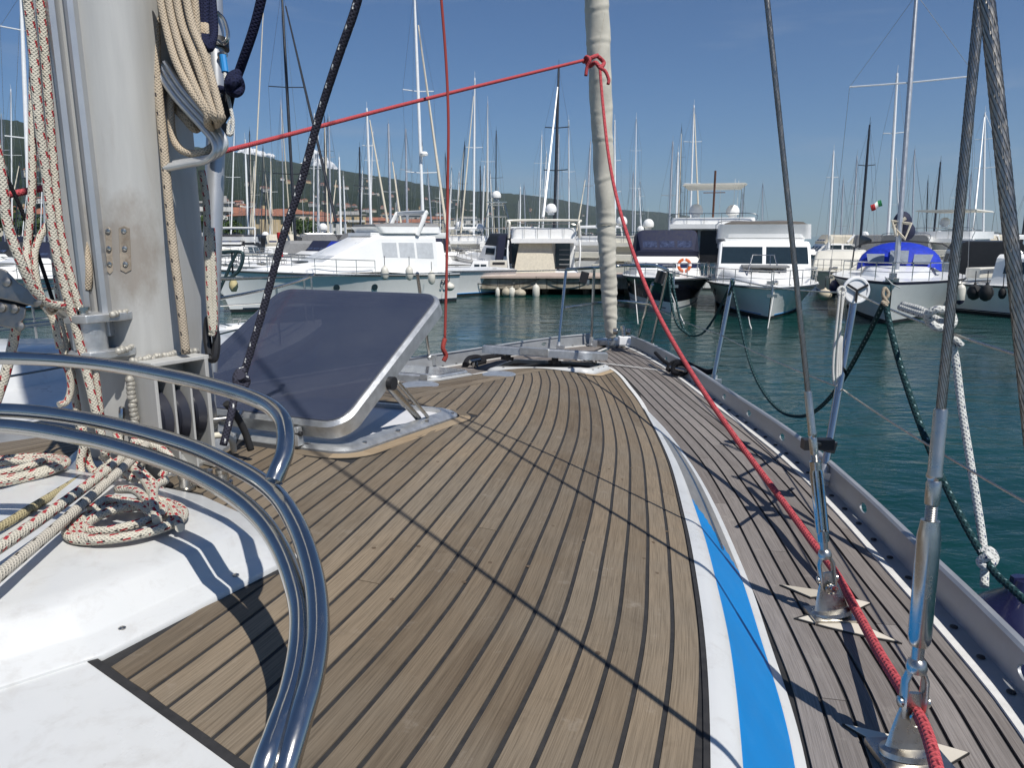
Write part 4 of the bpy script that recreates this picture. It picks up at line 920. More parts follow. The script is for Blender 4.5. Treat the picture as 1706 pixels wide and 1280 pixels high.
line('tangle of flecked rope ends under the guard bars at the mast foot', [(135, 690, 2.0), (140, 740, 1.98), (152, 780, 1.98), (180, 800, 1.95), (215, 812, 1.92), (245, 830, 1.88)], .0112, ROPE_FLECK,
     extra=[([(142, 735, 1.95), (134, 770, 1.95), (136, 800, 1.94)], .011), ([(190, 700, 2.0), (200, 740, 1.98), (225, 775, 1.95), (262, 812, 1.9), (296, 850, 1.85)], .011), ([(220, 735, 1.95), (262, 745, 1.95), (286, 768, 1.92), (268, 795, 1.9)], .0105), ([(160, 790, 1.96), (188, 775, 1.96), (225, 800, 1.93), (262, 822, 1.9), (290, 845, 1.86)], .011), ([(170, 760, 1.97), (210, 790, 1.95), (236, 808, 1.93)], .011)])
# hanging coils on the starboard side of the mast
def hank(label, loops, m, r, extra=(), grp=None):
    b = MB()
    for L in loops: b.tube(smooth_path([at(*p) for p in L], 7), r, 10)
    return build('rope_coil', b, m, None, label, 'rope coil', grp, sharp=0)
rg = random.Random(11); Ls = []
for i in range(10):
    o = i * 4.8 + rg.uniform(-2, 2); w = i / 9; dd = 1.90 + .04 * (i % 3); jx = rg.uniform(-5, 5)
    Ls.append([(262 + o, -30, dd), (276 + o * 1.0, 40, dd), (292 + o * 1.15 + jx, 100, dd - .01), (318 + o * 1.05 + jx, 150 + 3 * i + jx, dd - .02), (344 + o * .55, 186 + i, dd - .02), (360 + o * .22 - (14 if i < 3 else 0), 205 - 10 * w, dd), (352 + o * .3, 212 - 14 * w, dd + .05), (330 + o * .3, 190 - 20 * w, dd + .1), (312 + o * .5, 120, dd + .12), (300 + o * .6, 20, dd + .12), (296 + o * .6, -30, dd + .12)])
for i in range(4): Ls.append([(286 + i * 5, 60, 2.06), (288 + i * 4, 140, 2.05), (294 + i * 4, 180 + i * 3, 2.03), (310 + i * 3, 196 + i * 5, 2.02), (330, 202 + i * 4, 2.04), (344, 190, 2.07), (338 + i * 3, 130, 2.1), (330 + i * 4, 40, 2.12)])
Ls.append([(285, 120, 2.02), (284, 180, 2.0), (288, 225, 1.99), (300, 248, 1.98), (322, 256, 1.97), (342, 252, 1.97), (356, 240, 2.0), (350, 222, 2.05)])
hank('large hank of tan rope hanging on the right side of the mast', Ls, ROPE_TAN, .0104)
hank('navy blue rope hank hanging behind the tan one', [[(330 + i * 5, -30, 2.14), (330 + i * 4, 20, 2.13), (334 + i * 3, 55, 2.12), (342 + i, 72 + i * 2, 2.1), (352, 70 + i * 2, 2.12), (357 - i, 50, 2.15), (354 - i * 2, 0, 2.17), (352, -30, 2.18)] for i in range(4)], ROPE_NAVYC, .0115)
# starboard side: dark green line looped along the lifelines, fender line, white line
line('dark green rope sagging between the two starboard stanchions', [(1219, 466, 4.7), (1222, 485, 4.68), (1232, 530, 4.6), (1248, 600, 4.4), (1270, 650, 4.15), (1300, 685, 3.85), (1335, 694, 3.55), (1365, 680, 3.3), (1400, 640, 3.0), (1440, 570, 2.7), (1472, 505, 2.45), (1476, 498, 2.43)], .0090, ROPE_GRN,
     extra=[([(1222, 470, 4.7), (1206, 520, 4.8), (1200, 560, 4.85)], .009), ([(1114, 455, 5.78), (1118, 500, 5.7), (1128, 540, 5.6), (1150, 560, 5.5)], .010), ([(1118, 456, 5.78), (1126, 500, 5.7), (1140, 550, 5.6), (1166, 558, 5.5), (1190, 530, 5.4), (1215, 480, 5.0)], .009)])
line('dark green fender line dropping from the lifeline to the blue fender', [(1474, 495, 2.42), (1482, 540, 2.38), (1500, 610, 2.3), (1530, 700, 2.18), (1560, 775, 2.08), (1600, 860, 1.98), (1650, 945, 1.86), (1690, 985, 1.76), (1740, 1030, 1.66)], .0098, ROPE_GRN)
line('white flecked rope knotted on the lifeline and tied to the fender', [(1500, 512, 2.30), (1530, 522, 2.2), (1556, 530, 2.12), (1572, 540, 2.08), (1582, 560, 2.06), (1592, 600, 2.06), (1602, 680, 2.04), (1618, 780, 2.0), (1634, 880, 1.96), (1640, 930, 1.92), (1640, 978, 1.88)], .0105, ROPE_WHT,
     extra=[([(1504, 508, 2.3), (1534, 516, 2.2), (1555, 528, 2.14)], .0105), ([(1550, 540, 2.1), (1546, 524, 2.08), (1562, 516, 2.06), (1580, 520, 2.06), (1588, 534, 2.06), (1580, 545, 2.05), (1562, 546, 2.04), (1552, 540, 2.05)], .012), ([(1582, 560, 2.05), (1594, 568, 2.04), (1602, 576, 2.04)], .009), ([(1632, 922, 1.9), (1648, 918, 1.89), (1656, 932, 1.88), (1644, 944, 1.87), (1634, 936, 1.88), (1650, 925, 1.86)], .012)])
line('tan lashing tied round the lifeline above the green rope', [(1472, 500, 2.41), (1478, 496, 2.4), (1480, 488, 2.4), (1474, 480, 2.4), (1471, 492, 2.4), (1479, 505, 2.4), (1470, 503, 2.4), (1478, 510, 2.4)], .0055, ROPE_TAN)
line('white cord loops hanging from the stanchion disc', [(1399, 484, 2.9), (1397, 510, 2.9), (1392, 560, 2.9), (1388, 610, 2.9), (1390, 640, 2.9), (1396, 636, 2.9), (1398, 600, 2.9), (1400, 540, 2.9), (1406, 490, 2.9)], .0048, ROPE_WPL,
     extra=[([(1404, 486, 2.9), (1402, 520, 2.9), (1396, 580, 2.9), (1394, 630, 2.9), (1400, 626, 2.9), (1402, 560, 2.9)], .0048), ([(1399, 492, 2.9), (1396, 484, 2.9), (1402, 478, 2.9), (1408, 484, 2.9), (1404, 492, 2.9)], .006)])
line('black mooring rope belayed on the starboard bow cleat', [(1112, 618, 5.2), (1120, 606, 5.2), (1134, 604, 5.15), (1146, 612, 5.1), (1138, 622, 5.1), (1122, 620, 5.15), (1126, 608, 5.15), (1142, 606, 5.1), (1160, 614, 5.0), (1178, 620, 4.9), (1192, 618, 4.8)], .020, ROPE_BLK, extra=[([(1092, 588, 5.6), (1104, 600, 5.4), (1118, 610, 5.25)], .014)])
line('black mooring rope over the port rail by the forward hatch', [(775, 608, 5.5), (782, 598, 5.6), (796, 596, 5.7), (806, 602, 5.7), (790, 606, 5.6), (800, 598, 5.8), (840, 592, 6.0), (880, 586, 6.2), (905, 584, 6.3)], .024, ROPE_BLK)
line('black hose curving down beside the mast foot', [(376, 672, 2.12), (392, 690, 2.15), (408, 720, 2.18), (418, 750, 2.2)], .0105, RUBBER, nm='hose', cat='hose')
line('cream hose loop on deck by the mast foot', [(340, 740, 2.18), (352, 728, 2.18), (372, 726, 2.2), (386, 735, 2.22), (390, 752, 2.24)], .0095, mat('cream rubber', (.6, .56, .46), .6), nm='hose', cat='hose')
line('taut dark line slanting past the far left halyards', [(-10, 250, 2.4), (40, 360, 2.5), (75, 460, 2.6), (100, 540, 2.7)], .0065, ROPE_BLK)
# boom vang tackle at the far left
VSTEEL = metal('weathered block steel', (.34, .32, .29), .38, .7)
vb = thing('vang_block', 'large silver vang block with riveted cheeks at the far left', 'block', at(30, 510, 1.75))
def vl(px, py, d): return at(px, py, d) - vb.location
def cheek(cs, d0, d1, name, m):
    b = MB(); b.prism([vl(x, y, d1) for x, y in cs], [vl(x, y, d0) for x, y in cs]); return build(name, b, m, vb, bevel=.004)
c1 = cheek([(-20, 440), (10, 450), (30, 470), (70, 498), (74, 508), (60, 512), (20, 502), (-20, 494)], 1.72, 1.745, 'cheek_plate', VSTEEL)
c2 = cheek([(-20, 498), (20, 506), (44, 512), (42, 530), (24, 548), (-20, 540)], 1.73, 1.76, 'cheek_plate', VSTEEL)
cheek([(-20, 452), (26, 480), (56, 506), (24, 520), (-20, 516)], 1.76, 1.80, 'sheave', BLACK)
for px, py, d, p_ in ((12, 470, 1.72, c1), (64, 503, 1.72, c1), (24, 515, 1.73, c2), (3, 513, 1.73, c2), (34, 544, 1.73, c2)):
    b = MB(); b.lathe([(.011, 0), (.011, .004), (.006, .006), (.0, .008)], vl(px, py, d), (0, -1, .2), 14); build('rivet', b, VSTEEL, p_)
b = MB(); b.tube([vl(70, 505, 1.74), vl(90, 512, 1.78), vl(106, 524, 1.85)], .011, 8); b.tube(smooth_path([vl(80, 500, 1.74), vl(76, 515, 1.74), (vl(88, 522, 1.76)), vl(96, 512, 1.78), vl(86, 502, 1.76)]), .005, 6); build('shackle', b, STEELD, vb)
b = MB(); b.lathe([(.0, -.012), (.045, -.012), (.05, 0), (.045, .012), (0, .012)], (0, 0, 0), (.5, -1, .1), 20)
hb = build('turning_block', b, mat('speckled block cheek', (.20, .17, .13), .5, .4, var=.5, vscale=60), None, 'dark round turning block hanging beside the mast track', 'block'); hb.location = at(127, 410, 1.98); hb.scale = (1, 1, 1.35)
line('red flecked tail leaving the vang block downwards', [(30, 530, 1.78), (22, 570, 1.8), (10, 620, 1.8), (-10, 680, 1.8)], .0115, ROPE_FLECK, group=HG)
# fender over the side
fd = thing('fender', 'dark blue fender in a blue cover hanging outside the starboard rail', 'fender', at(1672, 1192, 1.98)); fd.scale = (1.35, 1.35, 1.35)
b = MB(); b.lathe([(.0, .30), (.022, .30), (.032, .27), (.065, .245), (.105, .205), (.132, .14), (.14, .03)], (0, 0, 0), (0, 0, 1), 28, 0); b.box((0, 0, .26), (.05, .012, .09), 0); build('fender_top', b, mat('dark blue vinyl', (.012, .013, .05), .28, coat=.4), fd)
b = MB(); b.lathe([(.142, .03), (.145, .028), (.145, -.45), (.10, -.55), (0, -.57)], (0, 0, 0), (0, 0, 1), 28, 0); build('fender_cover', b, mat('blue knitted cover', (.03, .10, .32), .95, bump=.9, bscale=260), fd)
# ================================================================ HARBOUR WATER, HILLS, HAZE, QUAY, TOWN
from mathutils import noise as MN
def water_mat():
    b = NB('harbour water'); c = b.coord('Object')
    far = b.n('ShaderNodeCameraData').outputs['View Z Depth'] if False else None
    s1 = b.coord('Object', (.55, 1.25, 1)); n1 = b.noise(s1, 1.15, 4, .55, .3); n2 = b.noise(b.coord('Object', (1, 1.9, 1)), 4.2, 4, .6, .5); n3 = b.noise(c, .25, 2)
    h = b.m('ADD', b.m('MULTIPLY', n1, 1.0), b.m('MULTIPLY', n2, .16)); h = b.m('MULTIPLY', h, b.mapr(n3, .25, .75, .55, 1.15))
    b.base(b.mix(b.mapr(n3, .3, .7), (.0013, .028, .0240), (.0026, .043, .035)))
    b.set(.025, 0, .5, IOR=1.333); b.bump(h, 1.0, .088); return b.mat
WATER = water_mat()
b = MB(); K = 48; Rr = [0.01, 60, 250, 1200, 6000, 26000]; prev = None
for r in Rr:
    row = b.vs([(r * cos(2 * pi * k / K), r * sin(2 * pi * k / K), 0) for k in range(K)])
    if prev:
        for k in range(K): l = (k + 1) % K; b.face((prev[k], row[k], row[l], prev[l]), 0, None, True)
    prev = row
build('harbour_water', b, WATER, kind='structure')

FOR = NB('wooded hillside'); _c = FOR.coord(); _a = FOR.noise(_c, .035, 8, .7); _b = FOR.noise(_c, .006, 4, .6); _d = FOR.noise(FOR.coord('Object', (1, 1, 2)), .011, 5, .6, 1.0)
_m = FOR.mix(FOR.mapr(_a, .35, .65), (.010, .020, .012), (.035, .052, .026)); _m = FOR.mix(FOR.mapr(_b, .4, .62, 0, .6), _m, (.030, .045, .020)); _m = FOR.mix(FOR.mapr(_d, .63, .76, 0, .55), _m, (.12, .12, .065))
FOR.base(_m); FOR.set(.95, 0, .1); FOR.bump(_a, 1.0, 14); FOR = FOR.mat
RPX = [-700, -300, -60, 0, 60, 160, 300, 380, 430, 480, 540, 600, 650, 700, 760, 820, 880, 940, 990, 1040, 1090, 1130, 1170, 1210, 1260, 1310, 1350]
RPY = [250, 215, 200, 197, 204, 222, 240, 250, 258, 268, 278, 288, 296, 306, 316, 320, 325, 334, 344, 350, 353, 357, 364, 374, 384, 390, 395]
RD = lambda px: interp(px, [-700, 0, 400, 800, 1100, 1350], [1500, 1700, 2100, 2700, 3900, 5200])
SHORE = lambda px: interp(px, [-700, 0, 400, 700, 900, 1350], [330, 350, 420, 700, 1500, 4700])
def hdir(px): r = ray(px, 393); return V(r.x, r.y).normalized(), r
def hill(px, f):
    d, r = hdir(px); k = math.hypot(r.x, r.y); rr = ray(px, interp(px, RPX, RPY)); el = rr.z / math.hypot(rr.x, rr.y)
    dist = SHORE(px) + (RD(px) - SHORE(px)) * f; top = ZC + el * RD(px)
    q = MN.fractal(Vector((d.x * dist / 420, d.y * dist / 420, 1.3)), 1.0, 2.0, 5)
    sh = .55 * f + .45 * f * f if f > .0 else 0
    z = max(2.5, top * sh + q * 42 * min(1, f * 4) * (1 - f) * 1.0) if f > 0 else -1.5
    return Vector((d.x * dist, d.y * dist, z))
b = MB(); cols = ds(-700, 1350, 560); fs = [0, .004] + [f for f in ds(.03, 1, 70)]; K = []
for px in cols:
    row = []
    for j, f in enumerate(fs):
        p = hill(px, f); j1 = MN.noise(p * .05) * 5 + MN.noise(p * .13) * 3.5
        if f > .02: p.z += j1 * (1 if f < .97 else .45)
        row.append(p)
    d = hdir(px)[0]; q = row[-1].copy(); row.append(Vector((q.x + d.x * 700, q.y + d.y * 700, q.z * .3)))
    K.append(b.vs(row))
for i in range(len(K) - 1):
    for j in range(len(K[0]) - 1): b.face((K[i][j], K[i + 1][j], K[i + 1][j + 1], K[i][j + 1]), 0, None, True)
build('hills', b, FOR, kind='structure', sharp=0)
b = MB(); K = []
for px in ds(1490, 2100, 60):
    d = hdir(px)[0]; y = interp(px, [1490, 1540, 1580, 1620, 1680, 1760, 2100], [394, 388, 381, 383, 388, 391, 380]); rr = ray(px, y); el = rr.z / math.hypot(rr.x, rr.y); T = ZC + el * 6300 + MN.noise(Vector((px * .05, 0, 0))) * 10
    K.append(b.vs([Vector((d.x * 5600, d.y * 5600, -1.5)), Vector((d.x * 5650, d.y * 5650, 12)), Vector((d.x * 6300, d.y * 6300, max(3, T))), Vector((d.x * 6900, d.y * 6900, 0))]))
for i in range(60):
    for j in range(3): b.face((K[i][j], K[i + 1][j], K[i + 1][j + 1], K[i][j + 1]), 0, None, True)
build('headland', b, FOR, kind='structure', sharp=0)
# summer haze over the bay
b = MB(); b.box((0, 0, 248), (15400, 15400, 502), 0)
HZ = bpy.data.materials.new('haze air'); HZ.use_nodes = True; t_ = HZ.node_tree; t_.nodes.clear(); o_ = t_.nodes.new('ShaderNodeOutputMaterial'); v_ = t_.nodes.new('ShaderNodeVolumePrincipled')
v_.inputs['Density'].default_value = 0.95e-4; v_.inputs['Color'].default_value = (.80, .89, 1, 1); v_.inputs['Anisotropy'].default_value = .2; t_.links.new(v_.outputs[0], o_.inputs['Volume'])
hz = build('haze', b, HZ, kind='stuff', sharp=0)
# cumulus heads showing over the ridge
CLM = mat('white cloud', (.80, .80, .80), 1, var=.02, spec=0)
def cloud(px0, px1, y0, hgt, seed, label):
    rg = random.Random(seed); b = MB(); D_ = 9000; me_pts = []
    for i in range(46):
        t = rg.random(); px = px0 + (px1 - px0) * t; r = rg.uniform(22, 72) * (1 - abs(t - .45)); c = at(px, y0 - hgt * rg.random() * (1 - abs(t - .4) * 1.6), D_)
        c.y += rg.uniform(-120, 120); N = 12
        vv = []
        for a in range(N + 1):
            row = []
            for k in range(2 * N):
                dv = Vector((sin(pi * a / N) * cos(pi * k / N), sin(pi * a / N) * sin(pi * k / N), cos(pi * a / N)))
                row.append(c + dv * r * (1 + .35 * MN.fractal(dv * 2.2 + Vector((i, seed, 0)), 1, 2, 4)))
            vv.append(b.vs(row))
        for a in range(N):
            for k in range(2 * N): l = (k + 1) % (2 * N); b.face((vv[a][k], vv[a + 1][k], vv[a + 1][l], vv[a][l]), 0, None, True)
    build('cloud', b, CLM, kind='structure', sharp=0)
cloud(505, 560, 284, 30, 3, ''); cloud(392, 455, 262, 10, 5, '')

# houses on the slope
WALLS = [mat('wall ' + n, c, .8, var=.08, vscale=.3) for n, c in (('ochre', (.50, .38, .22)), ('cream', (.55, .50, .40)), ('white', (.62, .60, .56)), ('pink', (.48, .32, .26)), ('grey', (.38, .37, .35)))]
TILE = mat('terracotta roof tiles', (.27, .115, .07), .85, var=.3, vscale=.8, bump=.4, bscale=6)
SHUT = mat('dark shutters', (.05, .06, .05), .7)
def house_mesh(w, d_, h, rh, wall, nwin=3, floors=2):
    b = MB(); b.box((0, 0, h / 2), (w, d_, h), 0)
    e = .5; P = [(-w / 2 - e, -d_ / 2 - e, h), (w / 2 + e, -d_ / 2 - e, h), (w / 2 + e, d_ / 2 + e, h), (-w / 2 - e, d_ / 2 + e, h)]; P = [Vector(p) for p in P]; A, B_ = Vector((-w * .22, 0, h + rh)), Vector((w * .22, 0, h + rh))
    b.poly([P[0], P[1], B_, A], 1); b.poly([P[2], P[3], A, B_], 1); b.poly([P[3], P[0], A], 1); b.poly([P[1], P[2], B_], 1); b.poly([p - Vector((0, 0, .15)) for p in P[::-1]], 1)
    for f in range(floors):
        for i in range(nwin):
            x = -w / 2 + w * (i + .5) / nwin; z = h * (f + .55) / floors; b.box((x, -d_ / 2, z), (1.0, .16, 1.5), 2)
        b.box((w / 2, 0, h * (f + .55) / floors), (.16, 1.0, 1.5), 2)
    return b
protos = []
for i in range(10):
    rg = random.Random(i); m_ = house_mesh(rg.uniform(9, 18), rg.uniform(8, 12), rg.uniform(5, 9), rg.uniform(1.5, 3), None)
    o = build('villa', m_, [WALLS[i % 5], TILE, SHUT]); protos.append(o)
rg = random.Random(21); nplaced = 0; used = []
spots = [(rg.triangular(345, 1080, 560), rg.random() ** 1.6 * .62 + .03) for _ in range(150)] + [(rg.uniform(-20, 110), rg.uniform(.03, .5)) for _ in range(16)] + [(rg.uniform(600, 800), rg.uniform(.5, .9)) for _ in range(10)]
shades = ['ochre', 'cream', 'white', 'pink', 'grey']
for k, (px, f) in enumerate(spots):
    p = hill(px, f); o = protos[k % 10] if k < 10 else protos[k % 10].copy()
    if k >= 10: COL.objects.link(o)
    o.location = (p.x, p.y, p.z + (2.0 if f > .02 else 0)); az = math.atan2(p.x, p.y); o.rotation_euler = (0, 0, -az + rg.uniform(-.7, .7)); sc = rg.uniform(.45, .8); o.scale = (sc, sc, sc)
    LM = [(120, 'behind the left halyards'), (408, 'left of the short white mast'), (450, 'right of the short white mast'), (490, 'left of the black mast'), (530, 'behind the navy rope'), (575, 'right of the navy rope'), (612, 'left of the silver masts'), (650, 'among the silver masts'), (690, 'left of the radar mast'), (715, 'right of the radar mast'), (745, 'left of the thin red line'), (785, 'right of the thin red line'), (830, 'left of the tuna tower'), (880, 'above the tuna tower'), (930, 'above the quay yacht'), (990, 'left of the furled sail'), (1050, 'behind the furled sail'), (9999, 'right of the furled sail')]
    tag(o, '%s %s %s villa %s the wooded hill, %s' % ('tiny' if sc < .55 else 'small' if sc < .68 else 'broad', shades[k % 10 % 5], 'hip roofed' if k % 2 else 'tile roofed', 'low on' if f < .15 else 'halfway up' if f < .4 else 'high on', next(t for lim, t in LM if px < lim)), 'house', 'villas scattered on the hillside')
# nearer town buildings
def town_house(name, label, px, d, yb, w, dd, h, rh, wall, nwin, floors, rz=0.0, flat=False):
    p = at(px, 393, d); base = ZC - (yb - 393) / 1200 * d; t = thing(name, label, 'building', (p.x, p.y, base), -math.atan2(p.x, p.y) + rz)
    b = MB(); b.box((0, 0, h / 2), (w, dd, h), 0); build('wall', b, wall, t)
    b = MB(); e = .6
    if flat: b.box((0, 0, h + .3), (w + 1.2, dd + 1.2, .5)); b.box((w * .1, 1, h + 1.4), (w * .5, dd * .5, 1.8))
    else:
        P = [Vector(q) for q in ((-w / 2 - e, -dd / 2 - e, h), (w / 2 + e, -dd / 2 - e, h), (w / 2 + e, dd / 2 + e, h), (-w / 2 - e, dd / 2 + e, h))]; A, B_ = Vector((-w * .2, 0, h + rh)), Vector((w * .2, 0, h + rh))
        b.poly([P[0], P[1], B_, A]); b.poly([P[2], P[3], A, B_]); b.poly([P[3], P[0], A]); b.poly([P[1], P[2], B_]); b.poly(P[::-1])
    rf = build('roof', b, WALLS[4] if flat else TILE, t, sharp=20)
    if not flat: b = MB(); b.box((w * .2, 1, h + rh * .9), (.8, .8, 2)); build('chimney', b, WALLS[0], rf)
    for f in range(floors):
        for i in range(nwin):
            x = -w / 2 + w * (i + .5) / nwin; z = h * (f + .5) / floors
            b = MB(); b.box((x, -dd / 2, z), (w / nwin * .32, .25, h / floors * .5)); build('window', b, SHUT, t)
        if flat:
            b = MB(); b.box((0, -dd / 2 - .8, h * (f) / floors + .2), (w * .96, 1.7, .25)); b.box((0, -dd / 2 - 1.6, h * f / floors + .8), (w * .96, .1, .9)); build('balcony', b, WALLS[2], t)
    return t
town_house('apartment_building', 'grey flat roofed apartment block with balconies at the foot of the hill', 362, 210, 394, 9.5, 9, 9.2, 0, WALLS[4], 3, 4, flat=True)
town_house('town_house', 'ochre house with a broad orange tiled roof behind the left boats', 432, 190, 394, 10.5, 12, 5.2, 2.0, WALLS[0], 3, 2, .5)
town_house('town_house', 'pinkish house with orange tiled roof beside the apartment block', 398, 225, 394, 7.5, 9, 7, 1.9, WALLS[3], 3, 2, .2)
town_house('town_house', 'low cream building with terracotta roof far left behind the ropes', 20, 230, 394, 22, 12, 7, 2.5, WALLS[1], 6, 2, .1)
town_house('town_house', 'small terracotta roofed house left of the mast', 95, 260, 394, 14, 10, 8, 2.4, WALLS[0], 4, 2, -.2)
for k, (px, d, w, h) in enumerate(((480, 300, 20, 9), (520, 360, 26, 10), (575, 420, 24, 12), (620, 430, 30, 9), (668, 500, 26, 14), (720, 560, 34, 13), (775, 640, 30, 15), (690, 430, 22, 8), (545, 300, 16, 6))):
    town_house('town_house', ['low cream waterfront block behind the leftmost yacht masts', 'long white waterfront block behind the navy covered boats', 'ochre waterfront block behind the tall dark mast', 'pale pink waterfront block above the left motor yacht', 'grey waterfront block behind the radar mast', 'cream waterfront block right of the tall white mast', 'white block at the shore right of the thin hanging line', 'small ochre block low above the left motor yacht', 'small pale block beneath the black mast'][k], px, d, 394, w, 12, h, 2.2, WALLS[(1, 2, 0, 3, 4, 1, 2, 0, 2)[k]], 5, 3 if h > 9 else 2, 0, k in (2, 4, 6))
# shore trees
LEAF = NB('foliage'); LEAF.base(LEAF.mix(LEAF.mapr(LEAF.noise(LEAF.coord(), 2.5, 3), .35, .65), (.018, .040, .012), (.055, .085, .022))); LEAF.set(.8, 0, .2); LEAF = LEAF.mat
BARK = mat('bark', (.09, .07, .05), .9)
def tree(px, d, yb, h, w, seed, label):
    rg = random.Random(seed); p = at(px, 393, d); base = ZC - (yb - 393) / 1200 * d; t = thing('shore_tree', label, 'tree', (p.x, p.y, base))
    b = MB(); b.tube([(0, 0, 0), (.1, 0, h * .35), (0, .1, h * .7)], [.25, .18, .08], 8)
    for i in range(5): a = i * 1.3; b.tube([(0, 0, h * .35), (cos(a) * w * .3, sin(a) * w * .3, h * .7)], [.12, .04], 6)
    build('trunk', b, BARK, t); b = MB()
    cl = [Vector((rg.uniform(-1, 1) * w * .36, rg.uniform(-1, 1) * w * .36, h * rg.uniform(.38, .85))) for _ in range(14)]
    for i in range(1500):
        c = cl[i % 14] + Vector((rg.gauss(0, 1), rg.gauss(0, 1), rg.gauss(0, .8))) * w * .10; u = Vector((rg.uniform(-1, 1), rg.uniform(-1, 1), rg.uniform(-1, 1))).normalized(); v2 = u.orthogonal() * .3; q = rg.uniform(.5, 1.1)
        b.face(b.vs([c - u * .35 * q, c + v2 * q, c + u * .35 * q, c - v2 * q]), 0, None, False)
    build('crown', b, LEAF, t)
for q in ((352, 150, 393, 4.2, 7, 1, 'round dark tree at the foot of the grey apartment block'), (376, 160, 396, 3.4, 6, 2, 'dark bush between the apartment block and the orange roofed house'), (28, 140, 396, 5, 9, 3, 'green tree far left behind the ropes'), (62, 150, 396, 4, 8, 4, 'green tree left of the black slanting line'), (500, 200, 396, 5, 9, 5, 'dark tree right of the orange roofed house')): tree(*q)

# concrete quay
CONC = NB('stained concrete'); _c = CONC.coord('Object', (1, 1, .15)); _a = CONC.noise(_c, 3.5, 6, .7); _b = CONC.noise(CONC.coord(), 1.2, 5, .6)
CONC.base(CONC.mix(CONC.mapr(_a, .42, .7, 0, .75), CONC.mix(CONC.mapr(_b, .3, .7), (.33, .29, .22), (.42, .38, .31)), (.11, .09, .065))); CONC.set(.9); CONC.bump(_b, .3, .02); CONC = CONC.mat
CAPC = mat('pinkish quay coping', (.46, .37, .31), .85, var=.12, vscale=1.5, dirt=.3)
DQ = 32.0; qx0, qx1 = at(747, 480, DQ).x, at(1075, 480, DQ).x; qy = at(800, 465, DQ).y; zt = ZC - (459 - 393) / 1200 * DQ; zb = ZC - (480 - 393) / 1200 * DQ
quay = thing('quay', 'stained concrete quay on piles in the middle of the harbour', 'quay', ((qx0 + qx1) / 2, qy, 0)); hw_ = (qx1 - qx0) / 2
npan = 6
for i in range(npan):
    x0 = -hw_ + 2 * hw_ * i / npan; x1 = -hw_ + 2 * hw_ * (i + 1) / npan; b = MB(); b.box(((x0 + x1) / 2, 1.5, (zt + zb) / 2 - .04), (x1 - x0 - .02, 3, zt - zb - .08)); build('concrete_panel', b, CONC, quay, bevel=.015)
b = MB(); b.box((0, 1.45, zt - .035), (2 * hw_ + .1, 3.2, .09)); build('coping', b, CAPC, quay)
for i in range(9):
    b = MB(); b.lathe([(.17, -1.5), (.17, zb - .05)], (-hw_ + .5 + (2 * hw_ - 1) * i / 8, 1.6, 0), (0, 0, 1), 12); build('pile', b, CONC, quay)
b = MB(); b.box((0, 2.6, (zb - .2) / 2), (2 * hw_, .2, zb + .3)); build('shade_backing', b, mat('quay underside shade', (.03, .03, .028), .8, var=.3), quay)  # near-black backing paints the shade beneath the quay
def fender(label, px, py0, py1, d, r, m=None, ball=False, cap=None, grp=None, rope_to=None):
    c = at(px, (py0 + py1) / 2, d); h = (py1 - py0) / 1200 * d; t = thing('fender', label, 'fender', c, 0, grp); b = MB()
    if ball: b.lathe([(0, h * .55), (.03, h * .5)] + [(r * sin(a), h * .42 * cos(a)) for a in ds(.25, pi, 12)], (0, 0, 0), (0, 0, 1), 18)
    else: b.lathe([(0, h / 2 + .05), (.03, h / 2 + .04), (.035, h / 2), (r * .7, h / 2 - r * .3), (r, h / 2 - r), (r, -h / 2 + r), (r * .7, -h / 2 + r * .3), (.03, -h / 2), (0, -h / 2)], (0, 0, 0), (0, 0, 1), 18)
    build('fender_body', b, m or FEND, t)
    b = MB(); b.tube([(0, 0, h / 2), (.0, .03, h / 2 + (rope_to or .35))], .012, 6); build('fender_line', b, BLACK, t)
    if cap: b = MB(); b.lathe([(r * 1.02, -h / 2 + r), (r * .75, -h / 2 + r * .28), (.03, -h / 2 - .01), (0, -h / 2 - .02)], (0, 0, 0), (0, 0, 1), 18); build('fender_cap', b, cap, t)
    return t
QG = 'fenders hanging from the quay'
for q in ((829, 480, 496, .10, 'slim white fender hanging furthest left on the quay', 0), (843, 478, 497, .19, 'grey teardrop fender second on the quay', 1), (853, 479, 497, .17, 'pale stubby fender in the middle of the quay row', 0), (866, 480, 498, .27, 'large brown grey ball fender on the quay', 1), (893, 474, 498, .16, 'beige fender with white cap right on the quay', 0)):
    fender(q[4], q[0], q[1], q[2], DQ - .4, q[3], mat('aged fender', (.42, .37, .28), .6, var=.2, dirt=.5) if q[3] > .18 else FEND, bool(q[5]), None, QG)
b = MB()
for i in range(5): x = qx0 + 1 + i * (qx1 - qx0 - 2) / 4
for k, (x0, x1, sg) in enumerate(((760, 905, 14), (905, 990, 10))):
    b = MB(); P = [at(lerp(x0, x1, t), 462 + sg * 4 * t * (1 - t), DQ - .1) for t in ds(0, 1, 12)]; b.tube(P, .02, 6); build('rope', b, ROPE_BLK, None, ['dark mooring line drooping along the quay face', 'short dark line drooping on the right of the quay'][k], 'rope', 'lines drooping along the quay')
